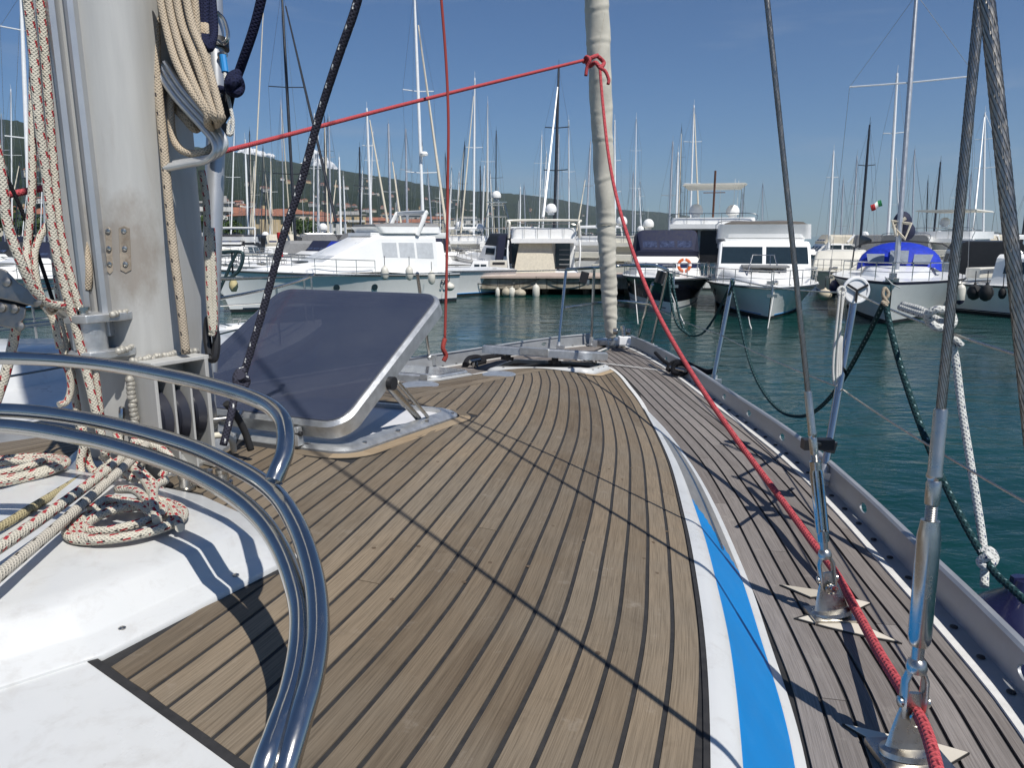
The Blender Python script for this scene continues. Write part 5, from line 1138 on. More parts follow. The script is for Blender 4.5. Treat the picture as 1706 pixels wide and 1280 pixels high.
# ================================================================ THE OTHER BOATS
def hull_mesh(L, B, hb, hs, mats_rows, fine=.55, rake=.06, flare=.80, N=20):
    """rows from the sheer down; x forward, y to port, waterline at z = 0"""
    b = MB(); fr = [1, .93, .62, .30, .08, .0, -.35]
    rows = []
    for i in range(N + 1):
        t = i / N; q = max(0, (t - (1 - fine)) / fine)
        ys = B / 2 * (1 - q ** 2.3) * (.90 + .10 * min(1, t * 3)); yw = B / 2 * flare * (1 - max(0, (t - .30) / .70) ** 1.7) * (.9 + .1 * min(1, t * 3)); z1 = hs + (hb - hs) * t ** 1.7
        row = []
        for f in fr:
            g = max(0, f); y = yw + (ys - yw) * (g ** 1.35) if f >= 0 else yw * .45; x = L * t - L * rake * (1 - g) * t ** 3
            row.append((x, max(y, .015), z1 * f if f >= 0 else f))
        rows.append(row)
    for sg in (1, -1):
        K = [b.vs([(x, sg * y, z) for x, y, z in r]) for r in rows]
        for i in range(N):
            for j in range(len(fr) - 1):
                q = (K[i][j], K[i][j + 1], K[i + 1][j + 1], K[i + 1][j]); b.face(q if sg > 0 else q[::-1], mats_rows[j], None, True)
    K0 = [b.vs([(x, y, z) for x, y, z in rows[0]]), b.vs([(x, -y, z) for x, y, z in rows[0]])]
    for j in range(len(fr) - 1): b.face((K0[0][j], K0[1][j], K0[1][j + 1], K0[0][j + 1]), mats_rows[j], None, False)
    return b, rows
def deck_mesh(rows, drop=.0, camber=.06, inset=.0):
    b = MB(); K = []
    for r in rows:
        x, y, z = r[0]; y = max(.01, y - inset); K.append(b.vs([(x, y * q, z - drop + camber * (1 - q * q)) for q in (1, .5, 0, -.5, -1)]))
    for i in range(len(K) - 1):
        for j in range(4): b.face((K[i][j], K[i][j + 1], K[i + 1][j + 1], K[i + 1][j]), 0, None, True)
    return b
def sect(x, wb, wt, z0, z1, r=.12):
    """rounded trapezoid cross-section"""
    r = min(r, (z1 - z0) * .45, wt * .5) if z1 - z0 > .02 else 0.001
    P = [(-wb, z0), (-wt - (wb - wt) * .2, z1 - r), (-wt + r * .3, z1 - r * .25), (-wt + r, z1)]
    P = P + [(-a, c) for a, c in P[::-1]]
    return [Vector((x, y, z)) for y, z in P]
def bil(a, b_, c, d, u, v): return lerp(lerp(a, b_, u), lerp(d, c, u), v)
def panel(parent, name, quad, u0, u1, v0, v1, m, lift=.012, r=0.0, th=.01):
    a, b_, c, d = [Vector(q) for q in quad]; nr = (b_ - a).cross(d - a).normalized(); P = [bil(a, b_, c, d, u, v) for u, v in ((u0, v0), (u1, v0), (u1, v1), (u0, v1))]
    mb = MB(); mb.prism([p - nr * th for p in P], [p + nr * lift for p in P]); return build(name, mb, m, parent)
def rail_on(parent, rows, t0, t1, h, posts, r=.016, inset=.08, bow=True, name='rail'):
    b = MB(); n = len(rows) - 1
    def pt(t, sg, z=0.0):
        q = t * n; i = min(n - 1, int(q)); f = q - i; a, c = rows[i][0], rows[i + 1][0]; return Vector((lerp(a[0], c[0], f), sg * max(.03, lerp(a[1], c[1], f) - inset), lerp(a[2], c[2], f) + z))
    tt = ds(t0, t1, 16); left = [pt(t, 1, h) for t in tt]; right = [pt(t, -1, h) for t in tt]
    loop = left + ([left[-1] * .5 + right[-1] * .5 + Vector((.10, 0, .02))] if bow else []) + right[::-1]
    if bow: b.tube(loop, r, 6)
    else: b.tube(left, r, 6); b.tube(right, r, 6)
    for sg in (1, -1):
        b.tube([pt(t, sg, h * .5) for t in tt], r * .5, 5)
        for i in range(posts): t = lerp(t0, t1, i / (posts - 1)); b.tube([pt(t, sg, -.02), pt(t, sg, h)], r * .85, 6)
    return build(name, b, STEEL, parent)
def dome(parent, x, y, z, r, nm='radar_dome'):
    b = MB(); b.lathe([(r * .55, -r * .9), (r * .6, -r * .5), (r * .95, -r * .4), (r, 0), (r * .92, r * .4), (r * .65, r * .8), (r * .3, r * .98), (0, r)], (x, y, z), (0, 0, 1), 18); return build(nm, b, WHITE2, parent)

def cruiser(label, px, d, head, L=10, B=3.3, hb=1.15, hs=.85, rows=None, hmats=None, house=None, fly=None, canopy=None, arch=False, domes=(), rails=True, name='motor_yacht', cat='motor yacht', group=None, trunk=True, anchor='mid', hardtop=None, antennas=0, seed=0, white=None, soft=None, tz=.42, curtains=False, wipers=False):
    """head: degrees, 0 = bow straight at the camera, positive = bow swung to the left"""
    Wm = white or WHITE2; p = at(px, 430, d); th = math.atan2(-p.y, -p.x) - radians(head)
    dirv = Vector((cos(th), sin(th), 0)); off = {'mid': L / 2, 'bow': L, 'stern': 0}[anchor]
    t = thing(name, label, cat, (p.x - dirv.x * off, p.y - dirv.y * off, 0), th, group)
    hm, R_ = hull_mesh(L, B, hb, hs, rows or [0, 0, 0, 0, 1, 1]); build('hull', hm, hmats or [Wm, ANTIF], t)
    b = MB(); b.tube([Vector(r[0]) + Vector((0, 0, -.05)) for r in R_] + [Vector((r[0][0], -r[0][1], r[0][2] - .05)) for r in R_[::-1]], .022, 6); build('rub_rail', b, RUBBER if seed % 2 else STEEL, t)
    build('deck', deck_mesh(R_), Wm, t)
    zd = lambda x: hs + (hb - hs) * max(0, min(1, x / L)) ** 1.7
    if trunk:
        b = MB(); x0, x1 = L * .50, L * .84; b.loft([sect(x0, B * (.33 if tz < .5 else .42), B * (.28 if tz < .5 else .39), zd(x0), zd(x0) + tz), sect(lerp(x0, x1, .35), B * (.30 if tz < .5 else .40), B * (.26 if tz < .5 else .36), zd(x1 * .7), zd(x1 * .7) + tz * .93), sect(x1, B * .12, B * .08, zd(x1), zd(x1) + .06)]); tk = build('trunk_cabin', b, Wm, t)
        b = MB(); b.box((L * .66, 0, zd(L * .66) + .37), (.45, .45, .05)); build('deck_hatch', b, DARKGLASS, tk, bevel=.01)
    h = house or dict(x0=.08, xw=.50, xt=.40, z=1.05, wb=.40, wt=.34)
    xa, xw, xt = L * h['x0'], L * h['xw'], L * h['xt']; zb_ = zd(xw) - .02 + h.get('zw', 0); zt_ = zd(0) + h['z']; wb, wt = B * h['wb'], B * h['wt']
    S0 = sect(xw, wb * (.86 if 'zw' not in h else .98), wb * (.80 if 'zw' not in h else .95), zd(xw) - .02, zb_ + .12, .03); S1 = sect(xt, wb, wt, zd(xw) - .04, zt_); S2 = sect(xa, wb, wt, zd(xa) - .05, zt_)
    b = MB(); b.loft([S2, S1, S0]); hs_ = build('deckhouse', b, Wm, t, sharp=25)
    # windscreen panes and side windows
    fq = [S0[2] * 1.0, S0[5] * 1.0, S1[5] * 1.0, S1[2] * 1.0]; fq = [S0[2], S0[5], S1[5], S1[2]]; mcol = h.get('glass', DARKGLASS)
    npn = h.get('panes', 3)
    for i in range(npn):
        o = panel(hs_, 'window', fq, i / npn + .02, (i + 1) / npn - .02, h.get('v0', .22), .94, mcol, .015)
        if curtains:
            q = [bil(*fq, u, v) for u, v in ((i / npn + .03, .28), ((i + 1) / npn - .03, .28), ((i + 1) / npn - .03, .84), (i / npn + .03, .84))]; b = MB()
            for k in range(7): c0 = lerp(q[0], q[1], (k + .3) / 7); c1 = lerp(q[3], q[2], (k + .3) / 7); b.tube([c0, c1], .012, 4)
            build('curtain', b, mat('curtain behind glass', (.14, .20, .22), .6), o)
    for sg in (1, -1):
        a_ = [Vector((v.x, v.y * sg, v.z)) for v in (S2[7], S1[7], S1[6], S2[6])]; a_ = [Vector((v.x, abs(v.y) * sg, v.z)) for v in a_]
        if sg < 0: a_ = [a_[1], a_[0], a_[3], a_[2]]
        # a_ spans the side; orient so the normal faces outwards
        nr = (a_[1] - a_[0]).cross(a_[3] - a_[0])
        if nr.y * sg < 0: a_ = [a_[1], a_[0], a_[3], a_[2]]
        for u0, u1 in h.get('side', ((.10, .45), (.52, .90))): panel(hs_, 'window', a_, u0, u1, .45, .88, h.get('sidem', DARKGLASS), .012)
    ztop = zt_
    if fly:
        fx0, fx1 = L * fly.get('x0', .05), L * fly.get('x1', .40); fw = B * fly.get('w', .36); fh = fly.get('h', .55)
        b = MB(); b.loft([sect(fx0 - .2, fw * .98, fw, zt_ - .12, zt_ + .10, .05), sect(fx1 + fly.get('over', .35), fw * .8, fw * .85, zt_ - .03, zt_ + .10, .05)]); build('flybridge_floor', b, Wm, t)
        b = MB(); lo = rrect(fx0, fx1, -fw, fw, .25, 4); hi = rrect(fx0 + .02, fx1 + .22, -fw * .96, fw * .96, .25, 4); inn = rrect(fx0 + .12, fx1 + .08, -fw * .86, fw * .86, .2, 4)
        b.loft([[(x, y, zt_ + .08) for x, y in lo], [(x, y, zt_ + fh) for x, y in hi], [(x, y, zt_ + fh) for x, y in inn], [(x, y, zt_ + .12) for x, y in inn]], 0, True, False); build('flybridge', b, Wm, t)
        if fly.get('cover'):
            b = MB(); b.loft([sect(fx0 + .1, fw * .90, fw * .8, zt_ + fh, zt_ + fh + .12, .06), sect((fx0 + fx1) / 2, fw * .9, fw * .7, zt_ + fh, zt_ + fh + fly['cover'], .08), sect(fx1 + .12, fw * .88, fw * .8, zt_ + fh, zt_ + fh + .08, .05)]); build('flybridge_cover', b, fly.get('cm', GREYC), t)
        b = MB(); b.tube(smooth_path([(fx0 - .1, fw * .95, zt_ + .1), (fx0 - .1, fw * .95, zt_ + fh + .15), (fx0 - .1, 0, zt_ + fh + .18), (fx0 - .1, -fw * .95, zt_ + fh + .15), (fx0 - .1, -fw * .95, zt_ + .1)], 4), .018, 6)
        for y in (-.6, -.2, .2, .6): b.tube([(fx0 - .1, fw * y, zt_ + .1), (fx0 - .1, fw * y, zt_ + fh + .17)], .012, 5)
        build('flybridge_rail', b, STEEL, t); ztop = zt_ + fh
    if canopy:
        cx0, cx1, cz, cm = L * canopy[0], L * canopy[1], canopy[2], canopy[3]; cw = wb * .98; b = MB(); z0 = zt_ - .05
        C0 = sect(cx1, cw * .86, cw * .70, zt_ - .03, zt_ + .05, .05); C1 = sect(cx1 - .45, cw * .96, cw * .80, zd(xa), zt_ + cz, .16); C2 = sect(cx0, cw, cw * .84, zd(xa), zt_ + cz * .9, .16)
        b.loft([C2, C1, C0]); cv = build('canopy', b, cm, t, sharp=25); fq2 = [C0[2], C0[5], C1[5], C1[2]]
        CLR = mat('clear canopy pane', (.045, .055, .10), .10, var=.6, vscale=9, bump=.5, bscale=9, spec=.8)
        for i in range(3): panel(cv, 'canopy_pane', fq2, i / 3 + .03, (i + 1) / 3 - .03, .12, .86, CLR, .012)
    if arch:
        ax_ = L * .14; aw = B * .36; b = MB(); zz = ztop + .55
        P = smooth_path([(ax_ + .5, aw, zt_), (ax_ + .1, aw * .98, zz - .1), (ax_ - .02, aw * .8, zz), (ax_ - .02, -aw * .8, zz), (ax_ + .1, -aw * .98, zz - .1), (ax_ + .5, -aw, zt_)], 6); b.tube(P, .09, 10, flat=.5); build('radar_arch', b, Wm, t)
    for dx, dy, dz, r in domes: dome(t, L * dx, dy, ztop + dz, r)
    if hardtop:
        hx0, hx1, hz, hm_ = hardtop; b = MB(); b.loft([sect(L * hx0, B * .36, B * .34, ztop + hz, ztop + hz + .08, .03), sect(L * hx1, B * .32, B * .30, ztop + hz, ztop + hz + .08, .03)]); ht = build('hardtop', b, hm_, t); b = MB()
        for x in (hx0 + .02, hx1 - .02):
            for y in (-.33, .33): bq = MB(); bq.tube([(L * x, B * y, ztop - .3), (L * x, B * y, ztop + hz)], .022, 6); build('hardtop_post', bq, STEEL, ht)
    b = MB(); rg_ = random.Random(seed + 5)
    for i in range(antennas):
        x, y = L * rg_.uniform(.08, .2), rg_.uniform(-1, 1) * B * .28; b = MB(); b.tube([(x, y, ztop), (x - .15, y, ztop + rg_.uniform(1.2, 2.6))], .011, 5); build('antenna', b, MASTW, t)
    if rails: rail_on(t, R_, .42, .99, .50, 8)
    for sg in (1, -1):
        b = MB(); y = sg * wt * .72; b.tube([(xa + .3, y, zt_ + .01), (xa + .3, y, zt_ + .09), (xt - .3, y, zt_ + .09), (xt - .3, y, zt_ + .01)], .014, 5); build('handrail', b, STEEL, t)
        for u in (.12, .5, .9): q = R_[int(u * (len(R_) - 1))][0]; b = MB(); b.tube([(q[0] - .1, sg * max(.02, q[1] - .1), q[2] + .05), (q[0] + .1, sg * max(.02, q[1] - .1), q[2] + .05)], .018, 5); build('cleat', b, STEEL, t)
    b = MB(); b.box((L * .92, 0, zd(L * .92) + .09), (.30, .22, .14)); b.lathe([(.07, -.1), (.07, .1)], (L * .92, .14, zd(L * .92) + .12), (0, 1, 0), 10); build('windlass', b, STEELD, t, bevel=.01)
    if trunk and seed % 2 == 0:
        for i in range(2): b = MB(); b.box((L * (.57 + .08 * i), 0, zd(L * .6) + tz + .05), (L * .075, B * .40, .08)); build('cushion', b, GREYC if seed % 4 else CREAM, t, bevel=.02)
    if house is None or seed % 3 == 0:
        b = MB(); b.box((L * .04, 0, hs + .35), (.5, B * .6, .35)); build('cockpit_seat', b, CREAM, t, bevel=.03)
    b = MB()
    for sg in (1, -1): b.tube([Vector((r[4][0], sg * (r[4][1] + .012), r[4][2] + .03)) for r in R_[:-1]], .018, 4)
    build('boot_stripe', b, NAVY if seed % 2 else BLUE, t)
    if wipers:
        for u in (.2, .5, .8): b = MB(); b.tube([bil(*fq, u, .15), bil(*fq, u + .08, .6)], .008, 4); build('wiper', b, BLACK, hs_)
    # anchor and two portholes each side
    b = MB(); b.tube([(L - .05, 0, hb + .06), (L + .12, 0, hb + .04), (L + .16, 0, hb - .22)], .028, 6); b.box((L + .12, 0, hb - .25), (.07, .30, .10), 0); build('anchor', b, STEELD, t)
    for sg in (1, -1):
        for u in (.42, .58):
            q = u * (len(R_) - 1); r = R_[int(q)]; b = MB(); c = Vector((L * u, sg * (r[2][1] + .006), r[2][2])); b.lathe([(0, 0), (.12, 0), (.12, .012), (.0, .013)], c, (.12, sg, -.15), 14); b2_ = build('porthole', b, DARKGLASS, t)
    return t, R_, ztop
def lifering(label, loc, nrm, r=.22, m=ORANGE):
    b = MB(); nrm = Vector(nrm).normalized(); u = nrm.orthogonal().normalized(); v = nrm.cross(u); b.tube([Vector(loc) + (u * cos(a) + v * sin(a)) * r for a in [2 * pi * k / 24 for k in range(24)]], r * .27, 10, close=True)
    o = build('life_ring', b, m, None, label, 'life ring')
    for k in range(4):
        a = pi / 4 + k * pi / 2; c = Vector(loc) + (u * cos(a) + v * sin(a)) * r; tg = (-u * sin(a) + v * cos(a)); bb = MB(); bb.tube([c - tg * r * .16, c + tg * r * .16], r * .29, 10); build('reflective_band', bb, WHITE2, o)
# -- row facing the camera
BLKROW = [0, 0, 1, 2, 2, 3]
kE, rE, _ = cruiser('black hulled cruiser with navy canopy, bow towards the foreground yacht', 1124, 24.0, -4, L=8.6, B=3.4, hb=1.20, hs=1.05, rows=[0, 1, 1, 2, 2, 3], hmats=[WHITE2, DKHULL, WHITE2, ANTIF], anchor='bow',
    house=dict(x0=.02, xw=.62, xt=.44, z=.98, wb=.42, wt=.36, panes=3, glass=mat('navy tinted windscreen', (.02, .025, .06), .15)), canopy=(.0, .50, .80, NAVY), tz=.22, seed=1, name='motor_cruiser', cat='motor cruiser')
kG, rG, zG = cruiser('white flybridge fishing cruiser with wide dark windscreen, bow towards us', 1290, 22.0, -5, L=9.2, B=3.9, hb=1.04, hs=.95, anchor='bow', house=dict(x0=.05, xw=.60, xt=.53, z=1.46, wb=.42, wt=.395, panes=2, zw=.44, v0=.12), tz=.52, fly=dict(x0=.05, x1=.50, w=.42, h=.60, over=.12, cover=.16, cm=mat('brown grey cover', (.16, .14, .12), .85)), curtains=True, seed=2, name='fishing_cruiser', cat='motor boat')
lifering('orange life ring on the bow rail of the black hulled cruiser', at(1140, 442, 26.5), (-.2, -1, .15), .21)
# bow gate on the fishing cruiser
b = MB(); L_ = [at(1242, 468, 24.5), at(1254, 425, 25.2), at(1290, 425, 25.2), at(1302, 468, 24.5)]; b.tube(L_, .02, 6); b.tube([at(1283, 468, 24.6), at(1283, 425, 25.2)], .015, 6); b.tube([at(1252, 468, 24.6), at(1250, 430, 25.2)], .015, 6)
o = build('bow_gate', b, STEEL, None); o.parent = kG; o.matrix_parent_inverse = (Matrix.Translation(kG.location) @ kG.rotation_euler.to_matrix().to_4x4()).inverted()
kI, rI, zI = cruiser('big white flybridge yacht moored stern to, behind the canopy cruiser', 1184, 35, 180, L=14, B=4.2, hb=1.7, hs=1.2, anchor='stern', house=dict(x0=-.02, xw=.62, xt=.5, z=1.85, wb=.46, wt=.44, glass=WOODD), fly=dict(x0=-.05, x1=.45, w=.47, h=.40), domes=((.16, -.95, .35, .34), (.16, .85, .38, .36)), hardtop=(.02, .32, 1.55, CREAM), antennas=3, seed=4)
for k, (x0, x1, m) in enumerate(((-.9, -.25, WOODD), (-.2, .35, BLACK), (.4, .95, WOODD))):
    b = MB(); b.box((-.35, (x0 + x1) / 2 * 1.6, 2.1), (.08, (x1 - x0) * 1.5, 1.5)); build('door', b, m, kI)
b = MB(); b.tube([(-.3, 0, 3.4), (-.45, 0, 5.6)], .05, 8); b.tube([(-.42, -.5, 4.6), (-.42, .5, 4.6)], .02, 6); build('flag_mast', b, WOODD, kI)
# centre: stern-to flybridge yacht with beige cover
kD, rD, zD = cruiser('white flybridge yacht with beige stern cover berthed at the quay', 906, 36.5, 180, L=13, B=3.6, hb=1.6, hs=.75, anchor='stern', house=dict(x0=.02, xw=.62, xt=.45, z=1.62, wb=.44, wt=.42), fly=dict(x0=-.02, x1=.40, w=.46, h=.62), domes=((.10, -.35, .95, .30),), antennas=2, seed=6)
def P36(x, y, z): return kD.matrix_basis @ Vector((x, y, z))
b = MB(); b.loft([[(-.62, -.55, .52), (-.62, 1.45, .52), (-.70, 1.5, .80), (-.62, -.6, .80)], [(-.02, -.40, 2.2), (-.02, 1.25, 2.2), (.05, 1.25, 2.25), (.05, -.40, 2.25)]], 0, True, True, sm=False); build('stern_cover', b, BEIGEC, kD, bevel=.02)
b = MB(); b.loft([sect(-.9, 1.75, 1.7, .15, .75, .1), sect(.1, 1.8, 1.75, .12, .95, .1)]); build('transom', b, WHITE2, kD)
for sg in (-1, 1): b = MB(); b.tube(smooth_path([(-.5, sg * 1.75, .9), (-.35, sg * 1.82, 1.7), (.1, sg * 1.8, 2.35)], 5), .10, 10, flat=.5); build('cockpit_wing', b, WHITE2, kD)
b = MB(); b.tube(smooth_path([(-.5, 1.75, 2.5), (-.65, 1.7, 3.2), (-.3, 1.55, 3.35), (-.3, -1.55, 3.35), (-.65, -1.7, 3.2), (-.5, -1.75, 2.5)], 6), .06, 8); build('fly_arch', b, CREAM, kD)
for i in range(6): b = MB(); b.box((-.25 + i * .09, -1.05, .95 + i * .24), (.22, .55, .04)); build('step', b, GREYC, kD)
b = MB(); b.box((.12, -.95, 1.55), (.1, .75, 1.35)); b.box((.12, 1.45, 1.6), (.1, .35, 1.2)); build('door', b, DARKGLASS, kD)  # shade of the cockpit interior and doorway painted as dark boxes
text_mesh('stern_name', 'La ALAP', .19, .004, mat('pale blue lettering', (.15, .3, .5), .5), kD, (-.915, .2, .45), (pi / 2, 0, -pi / 2))
# left motor yacht, nearly broadside
kA, rA, zA = cruiser('white motor yacht lying almost broadside behind the open hatch', 562, 27.0, 64, L=9.2, B=3.2, hb=1.52, hs=1.12, anchor='mid', house=dict(x0=.10, xw=.68, xt=.38, z=1.50, wb=.41, wt=.33, glass=WHITE, side=((.06, .30), (.34, .60), (.64, .93)), sidem=mat('pale window cover', (.50, .52, .54), .6)), fly=dict(x0=.06, x1=.36, w=.34, h=.32, cover=.16, cm=GREYC), arch=True, wipers=True, seed=7, white=WHITE2)
text_mesh('registration', 'SO', .30, .01, BLACK, kA, (.75, rA[1][1][1] + .015, .80), (pi / 2, 0, pi))
AG = 'fenders on the broadside motor yacht'
for q in ((641, 444, 466, 'white fender under the middle of the yacht rail', 0), (682, 444, 467, 'white fender further aft on the broadside yacht', 0), (719, 452, 474, 'white fender nearest the stern of the broadside yacht', 0), (749, 470, 486, 'round cream fender at the stern corner of the broadside yacht', 1)):
    fender(q[3], q[0], q[1], q[2], (25.0, 26.2, 27.4, 28.2)[0 if q[0] < 650 else 1 if q[0] < 700 else 2 if q[0] < 730 else 3], .14 if not q[4] else .2, None, bool(q[4]), None, AG)
kB, rB, _ = cruiser('white yacht with raked cabin and liferaft behind the mast', 392, 27, 74, L=12, B=3.6, hb=1.5, hs=1.1, anchor='bow', house=dict(x0=.3, xw=.62, xt=.52, z=1.25, wb=.38, wt=.30, side=()), rails=True, seed=8)
b = MB()
for i in range(3): b.lathe([(.28, -.22), (.30, -.2), (.30, .2), (.28, .22)], (6.2 - i * .46, 0, 2.75), (1, 0, 0), 16)
build('liferaft_canister', b, WHITE2, kB)
b = MB(); b.lathe([(.10, 0), (.10, .15), (.07, .3), (.09, .7), (.11, .8), (.11, 1.0)], at(468, 428, 30), (0, 0, 1), 12); build('ventilator', b, RED, None, 'red tube standing on the deck of the raked cabin yacht', 'ventilator')
# big sailing yacht with the blue sprayhood
def sailer(label, px, d, head, top, mw, mm, L=11, B=3.4, hb=1.25, hs=1.0, spr=(), spl_=1.0, furl=None, cover=NAVY, hull=WHITE2, mastx=.58, name='sailing_boat', grp='sailing boats moored across the harbour', stays=True, boom=True, base_px=None, furlw=.05, sprm=None, fine=.72, flare=.72):
    p = at(base_px or px, 420, d); th = math.atan2(-p.y, -p.x) - radians(head); dirv = Vector((cos(th), sin(th), 0)); mp_ = Vector((p.x, p.y, 0)); o = mp_ - dirv * (L * mastx)
    t = thing(name, label, 'sailing boat', o, th, grp); Mi = (Matrix.Translation(o) @ Matrix.Rotation(th, 4, 'Z')).inverted()
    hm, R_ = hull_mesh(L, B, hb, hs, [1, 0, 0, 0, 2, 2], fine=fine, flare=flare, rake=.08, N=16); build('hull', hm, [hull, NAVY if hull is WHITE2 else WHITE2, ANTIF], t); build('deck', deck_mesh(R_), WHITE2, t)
    b = MB(); b.loft([sect(L * .30, B * .28, B * .24, hs, hs + .42), sect(L * .55, B * .24, B * .20, hs + .03, hs + .40), sect(L * .74, B * .12, B * .09, hs + .1, hs + .16)]); cb = build('coachroof', b, WHITE2, t)
    tp_ = Mi @ at(top[0], top[1], d); bs = Vector((L * mastx, 0, hs + .3)); b = MB(); b.tube([bs, lerp(bs, tp_, .7), tp_], [mw, mw, mw * .7], 10); mo = build('mast', b, mm, t)
    b = MB(); b.tube([tp_, tp_ + Vector((0, 0, .5))], .012, 5); b.tube([tp_, tp_ + Vector((-.35, 0, .12))], .012, 5); build('masthead_fitting', b, mm, mo)
    H_ = tp_.z - bs.z
    for sy in spr:
        q = Mi @ at(top[0], sy, d); c = lerp(bs, tp_, (q.z - bs.z) / H_); b = MB(); b.tube([c + Vector((-.1, -spl_, .05)), c, c + Vector((-.1, spl_, .05))], mw * .32, 6); build('spreader', b, sprm or mm, mo)
    if stays:
        b = MB(); r = max(.008, d * .00014)
        b.tube([tp_, Vector((0, 0, hs))], r, 4); bw = Vector((L - .1, 0, hb)); b.tube([tp_, bw], r, 4)
        for sg in (1, -1): b.tube([Vector((bs.x - .2, sg * B * .45, hs))] + [lerp(bs, tp_, ((Mi @ at(top[0], sy, d)).z - bs.z) / H_) + Vector((-.1, sg * spl_, .05)) for sy in sorted(spr, reverse=True)] + [tp_], r, 4)
        build('rigging', b, STEELD, t)
    if furl:
        a = lerp(tp_, Vector((L - .1, 0, hb)), .06) if furl is True else Mi @ at(furl[0], furl[1], d - 1); c = Vector((L - .1, 0, hb + .3)) if furl is True else Mi @ at(furl[2], furl[3], d - 4); b = MB(); b.tube([a, lerp(a, c, .5), c], [furlw * .6, furlw, furlw * 1.2], 8); build('furled_jib', b, furl[4] if furl is not True and len(furl) > 4 else BEIGEC, t)
    if boom:
        b = MB(); z = hs + 1.25; b.loft([[Vector((x, w * cos(a), z + h * sin(a) + .05)) for a in [2 * pi * k / 10 for k in range(10)]] for x, w, h in ((bs.x - .1, .10, .36), (bs.x - 1, .14, .30), (bs.x - L * .28, .12, .20), (bs.x - L * .36, .06, .10))]); build('boom_cover', b, cover, t)
    return t, R_, bs, tp_
kS, rS, bsS, tpS = sailer('white sailing yacht with bright blue sprayhood, bow to us on the right', 1497, 24.6, 1, (1527, -10), .085, MASTG, L=11.5, B=4.7, fine=.86, flare=.70, hb=1.30, hs=1.12, spr=(137,), spl_=1.9, cover=NAVY, base_px=1497, name='sailing_yacht', grp=None, sprm=MASTW, boom=False)
b = MB(); n = 14
def arc(x, w, z0, h): return [Vector((x, w * cos(pi * k / n), z0 + h * sin(pi * k / n) ** .75)) for k in range(n + 1)]
b.loft([arc(5.1, 1.2, 1.45, .10), arc(4.6, 1.36, 1.35, .80), arc(4.0, 1.42, 1.3, 1.08), arc(3.1, 1.44, 1.25, 1.10)], 0, False, False); sh = build('sprayhood', b, BLUEC, kS, sharp=0)
for sg in (-1, 0, 1):
    P = [(5.08, .26 + sg * .72 if sg else .3, 1.60), (5.08, -.26 + sg * .72 if sg else -.3, 1.60), (4.68, -.3 + sg * .78 if sg else -.3, 1.92 if sg else 2.05), (4.68, .3 + sg * .78 if sg else .3, 1.92 if sg else 2.05)]
    b = MB(); b.prism([Vector(p) + Vector((.03, 0, .01)) for p in P], [Vector(p) + Vector((.06, 0, .03)) for p in P]); build('sprayhood_window', b, mat('hazy clear vinyl', (.25, .28, .32), .2), sh)
b = MB(); b.tube([(1.6, 1.75, 1.3), (1.6, 1.72, 2.1), (1.6, 1.4, 2.30), (1.6, 0, 2.42), (1.6, -1.4, 2.30), (1.6, -1.72, 2.1), (1.6, -1.75, 1.3)], .03, 8); build('bimini_frame', b, BLACK, kS)
rail_on(kS, rS, .62, .99, .55, 5, .018, .10); b = MB(); b.ball((5.9, 0, 3.05), .30, 0, 8, 1.3); b.ball((5.4, .1, 2.75), .34, 0, 8); build('sail_bag', b, NAVY, kS)
b = MB(); b.tube([(bsS.x - .1, -.12, 2.6), (bsS.x - .3, -.3, 3.1), (bsS.x - .35, .28, 3.0), (bsS.x - .1, .15, 2.5), (bsS.x - .3, -.25, 2.9), (bsS.x - .4, .1, 3.2)], .06, 6); build('rope_bundle', b, BEIGEC, kS)
b = MB(); b.box((11.45, 0, 1.36), (.25, .35, .10)); b.tube([(11.3, 0, 1.4), (11.75, 0, 1.36), (11.7, 0, 1.1)], .04, 6); b.lathe([(.12, -.1), (.12, .1)], (11.0, 0, 1.42), (0, 1, 0), 12); build('anchor_gear', b, STEELD, kS)
fender('white fender with blue tip at the side of the blue sprayhood yacht', 1600, 474, 507, 23.5, .14, None, False, NAVY)
# right hand motor yachts
kR, rR, _ = cruiser('white sports cruiser with black fenders at the right edge', 1632, 25.5, -60, L=10.5, B=3.4, hb=1.25, hs=1.0, anchor='stern', house=dict(x0=.12, xw=.62, xt=.42, z=1.0, wb=.42, wt=.34), arch=True, seed=9)
for k, q in enumerate(((1623, 474, 500), (1643, 474, 502), (1670, 480, 498), (1699, 468, 502))): fender(['black fender nearest the sprayhood yacht', 'second black fender from the left on the sports cruiser', 'small black fender by the thick shroud', 'large black fender at the right picture edge'][k], q[0], q[1], q[2], 19.2 - k * .35, .17 if k != 2 else .09, RUBBER, False, None, 'black fenders on the sports cruiser')
cruiser('white motor yacht with open hardtop behind the blue sprayhood yacht', 1560, 40, 195, L=13, B=4.3, hb=1.6, hs=1.3, anchor='stern', fly=dict(h=.5), hardtop=(.05, .4, 1.1, CREAM), domes=((.15, .3, .5, .28),), seed=10)
cruiser('white cabin cruiser with dark bimini seen between the two thick shrouds', 1650, 30, 170, L=9, B=3.3, hb=1.2, hs=1.0, anchor='stern', canopy=(.0, .4, .35, BLACK), seed=11)
kH, rH, _ = cruiser('low boat under a cream winter cover right of the fishing cruiser', 1385, 31, 5, L=8.5, B=2.6, hb=1.1, hs=.95, anchor='bow', house=dict(x0=.05, xw=.75, xt=.6, z=.95, wb=.46, wt=.36, glass=CREAM, side=()), white=CREAM, trunk=False, seed=12)
fender('round cream fender between the fishing cruiser and the covered boat', 1374, 480, 502, 24.5, .23, mat('cream ball fender', (.60, .52, .38), .5), True)
fender('dark blue fender hanging behind the round cream fender', 1391, 466, 492, 27, .2, mat('blue fender vinyl', (.01, .015, .07), .4), False)
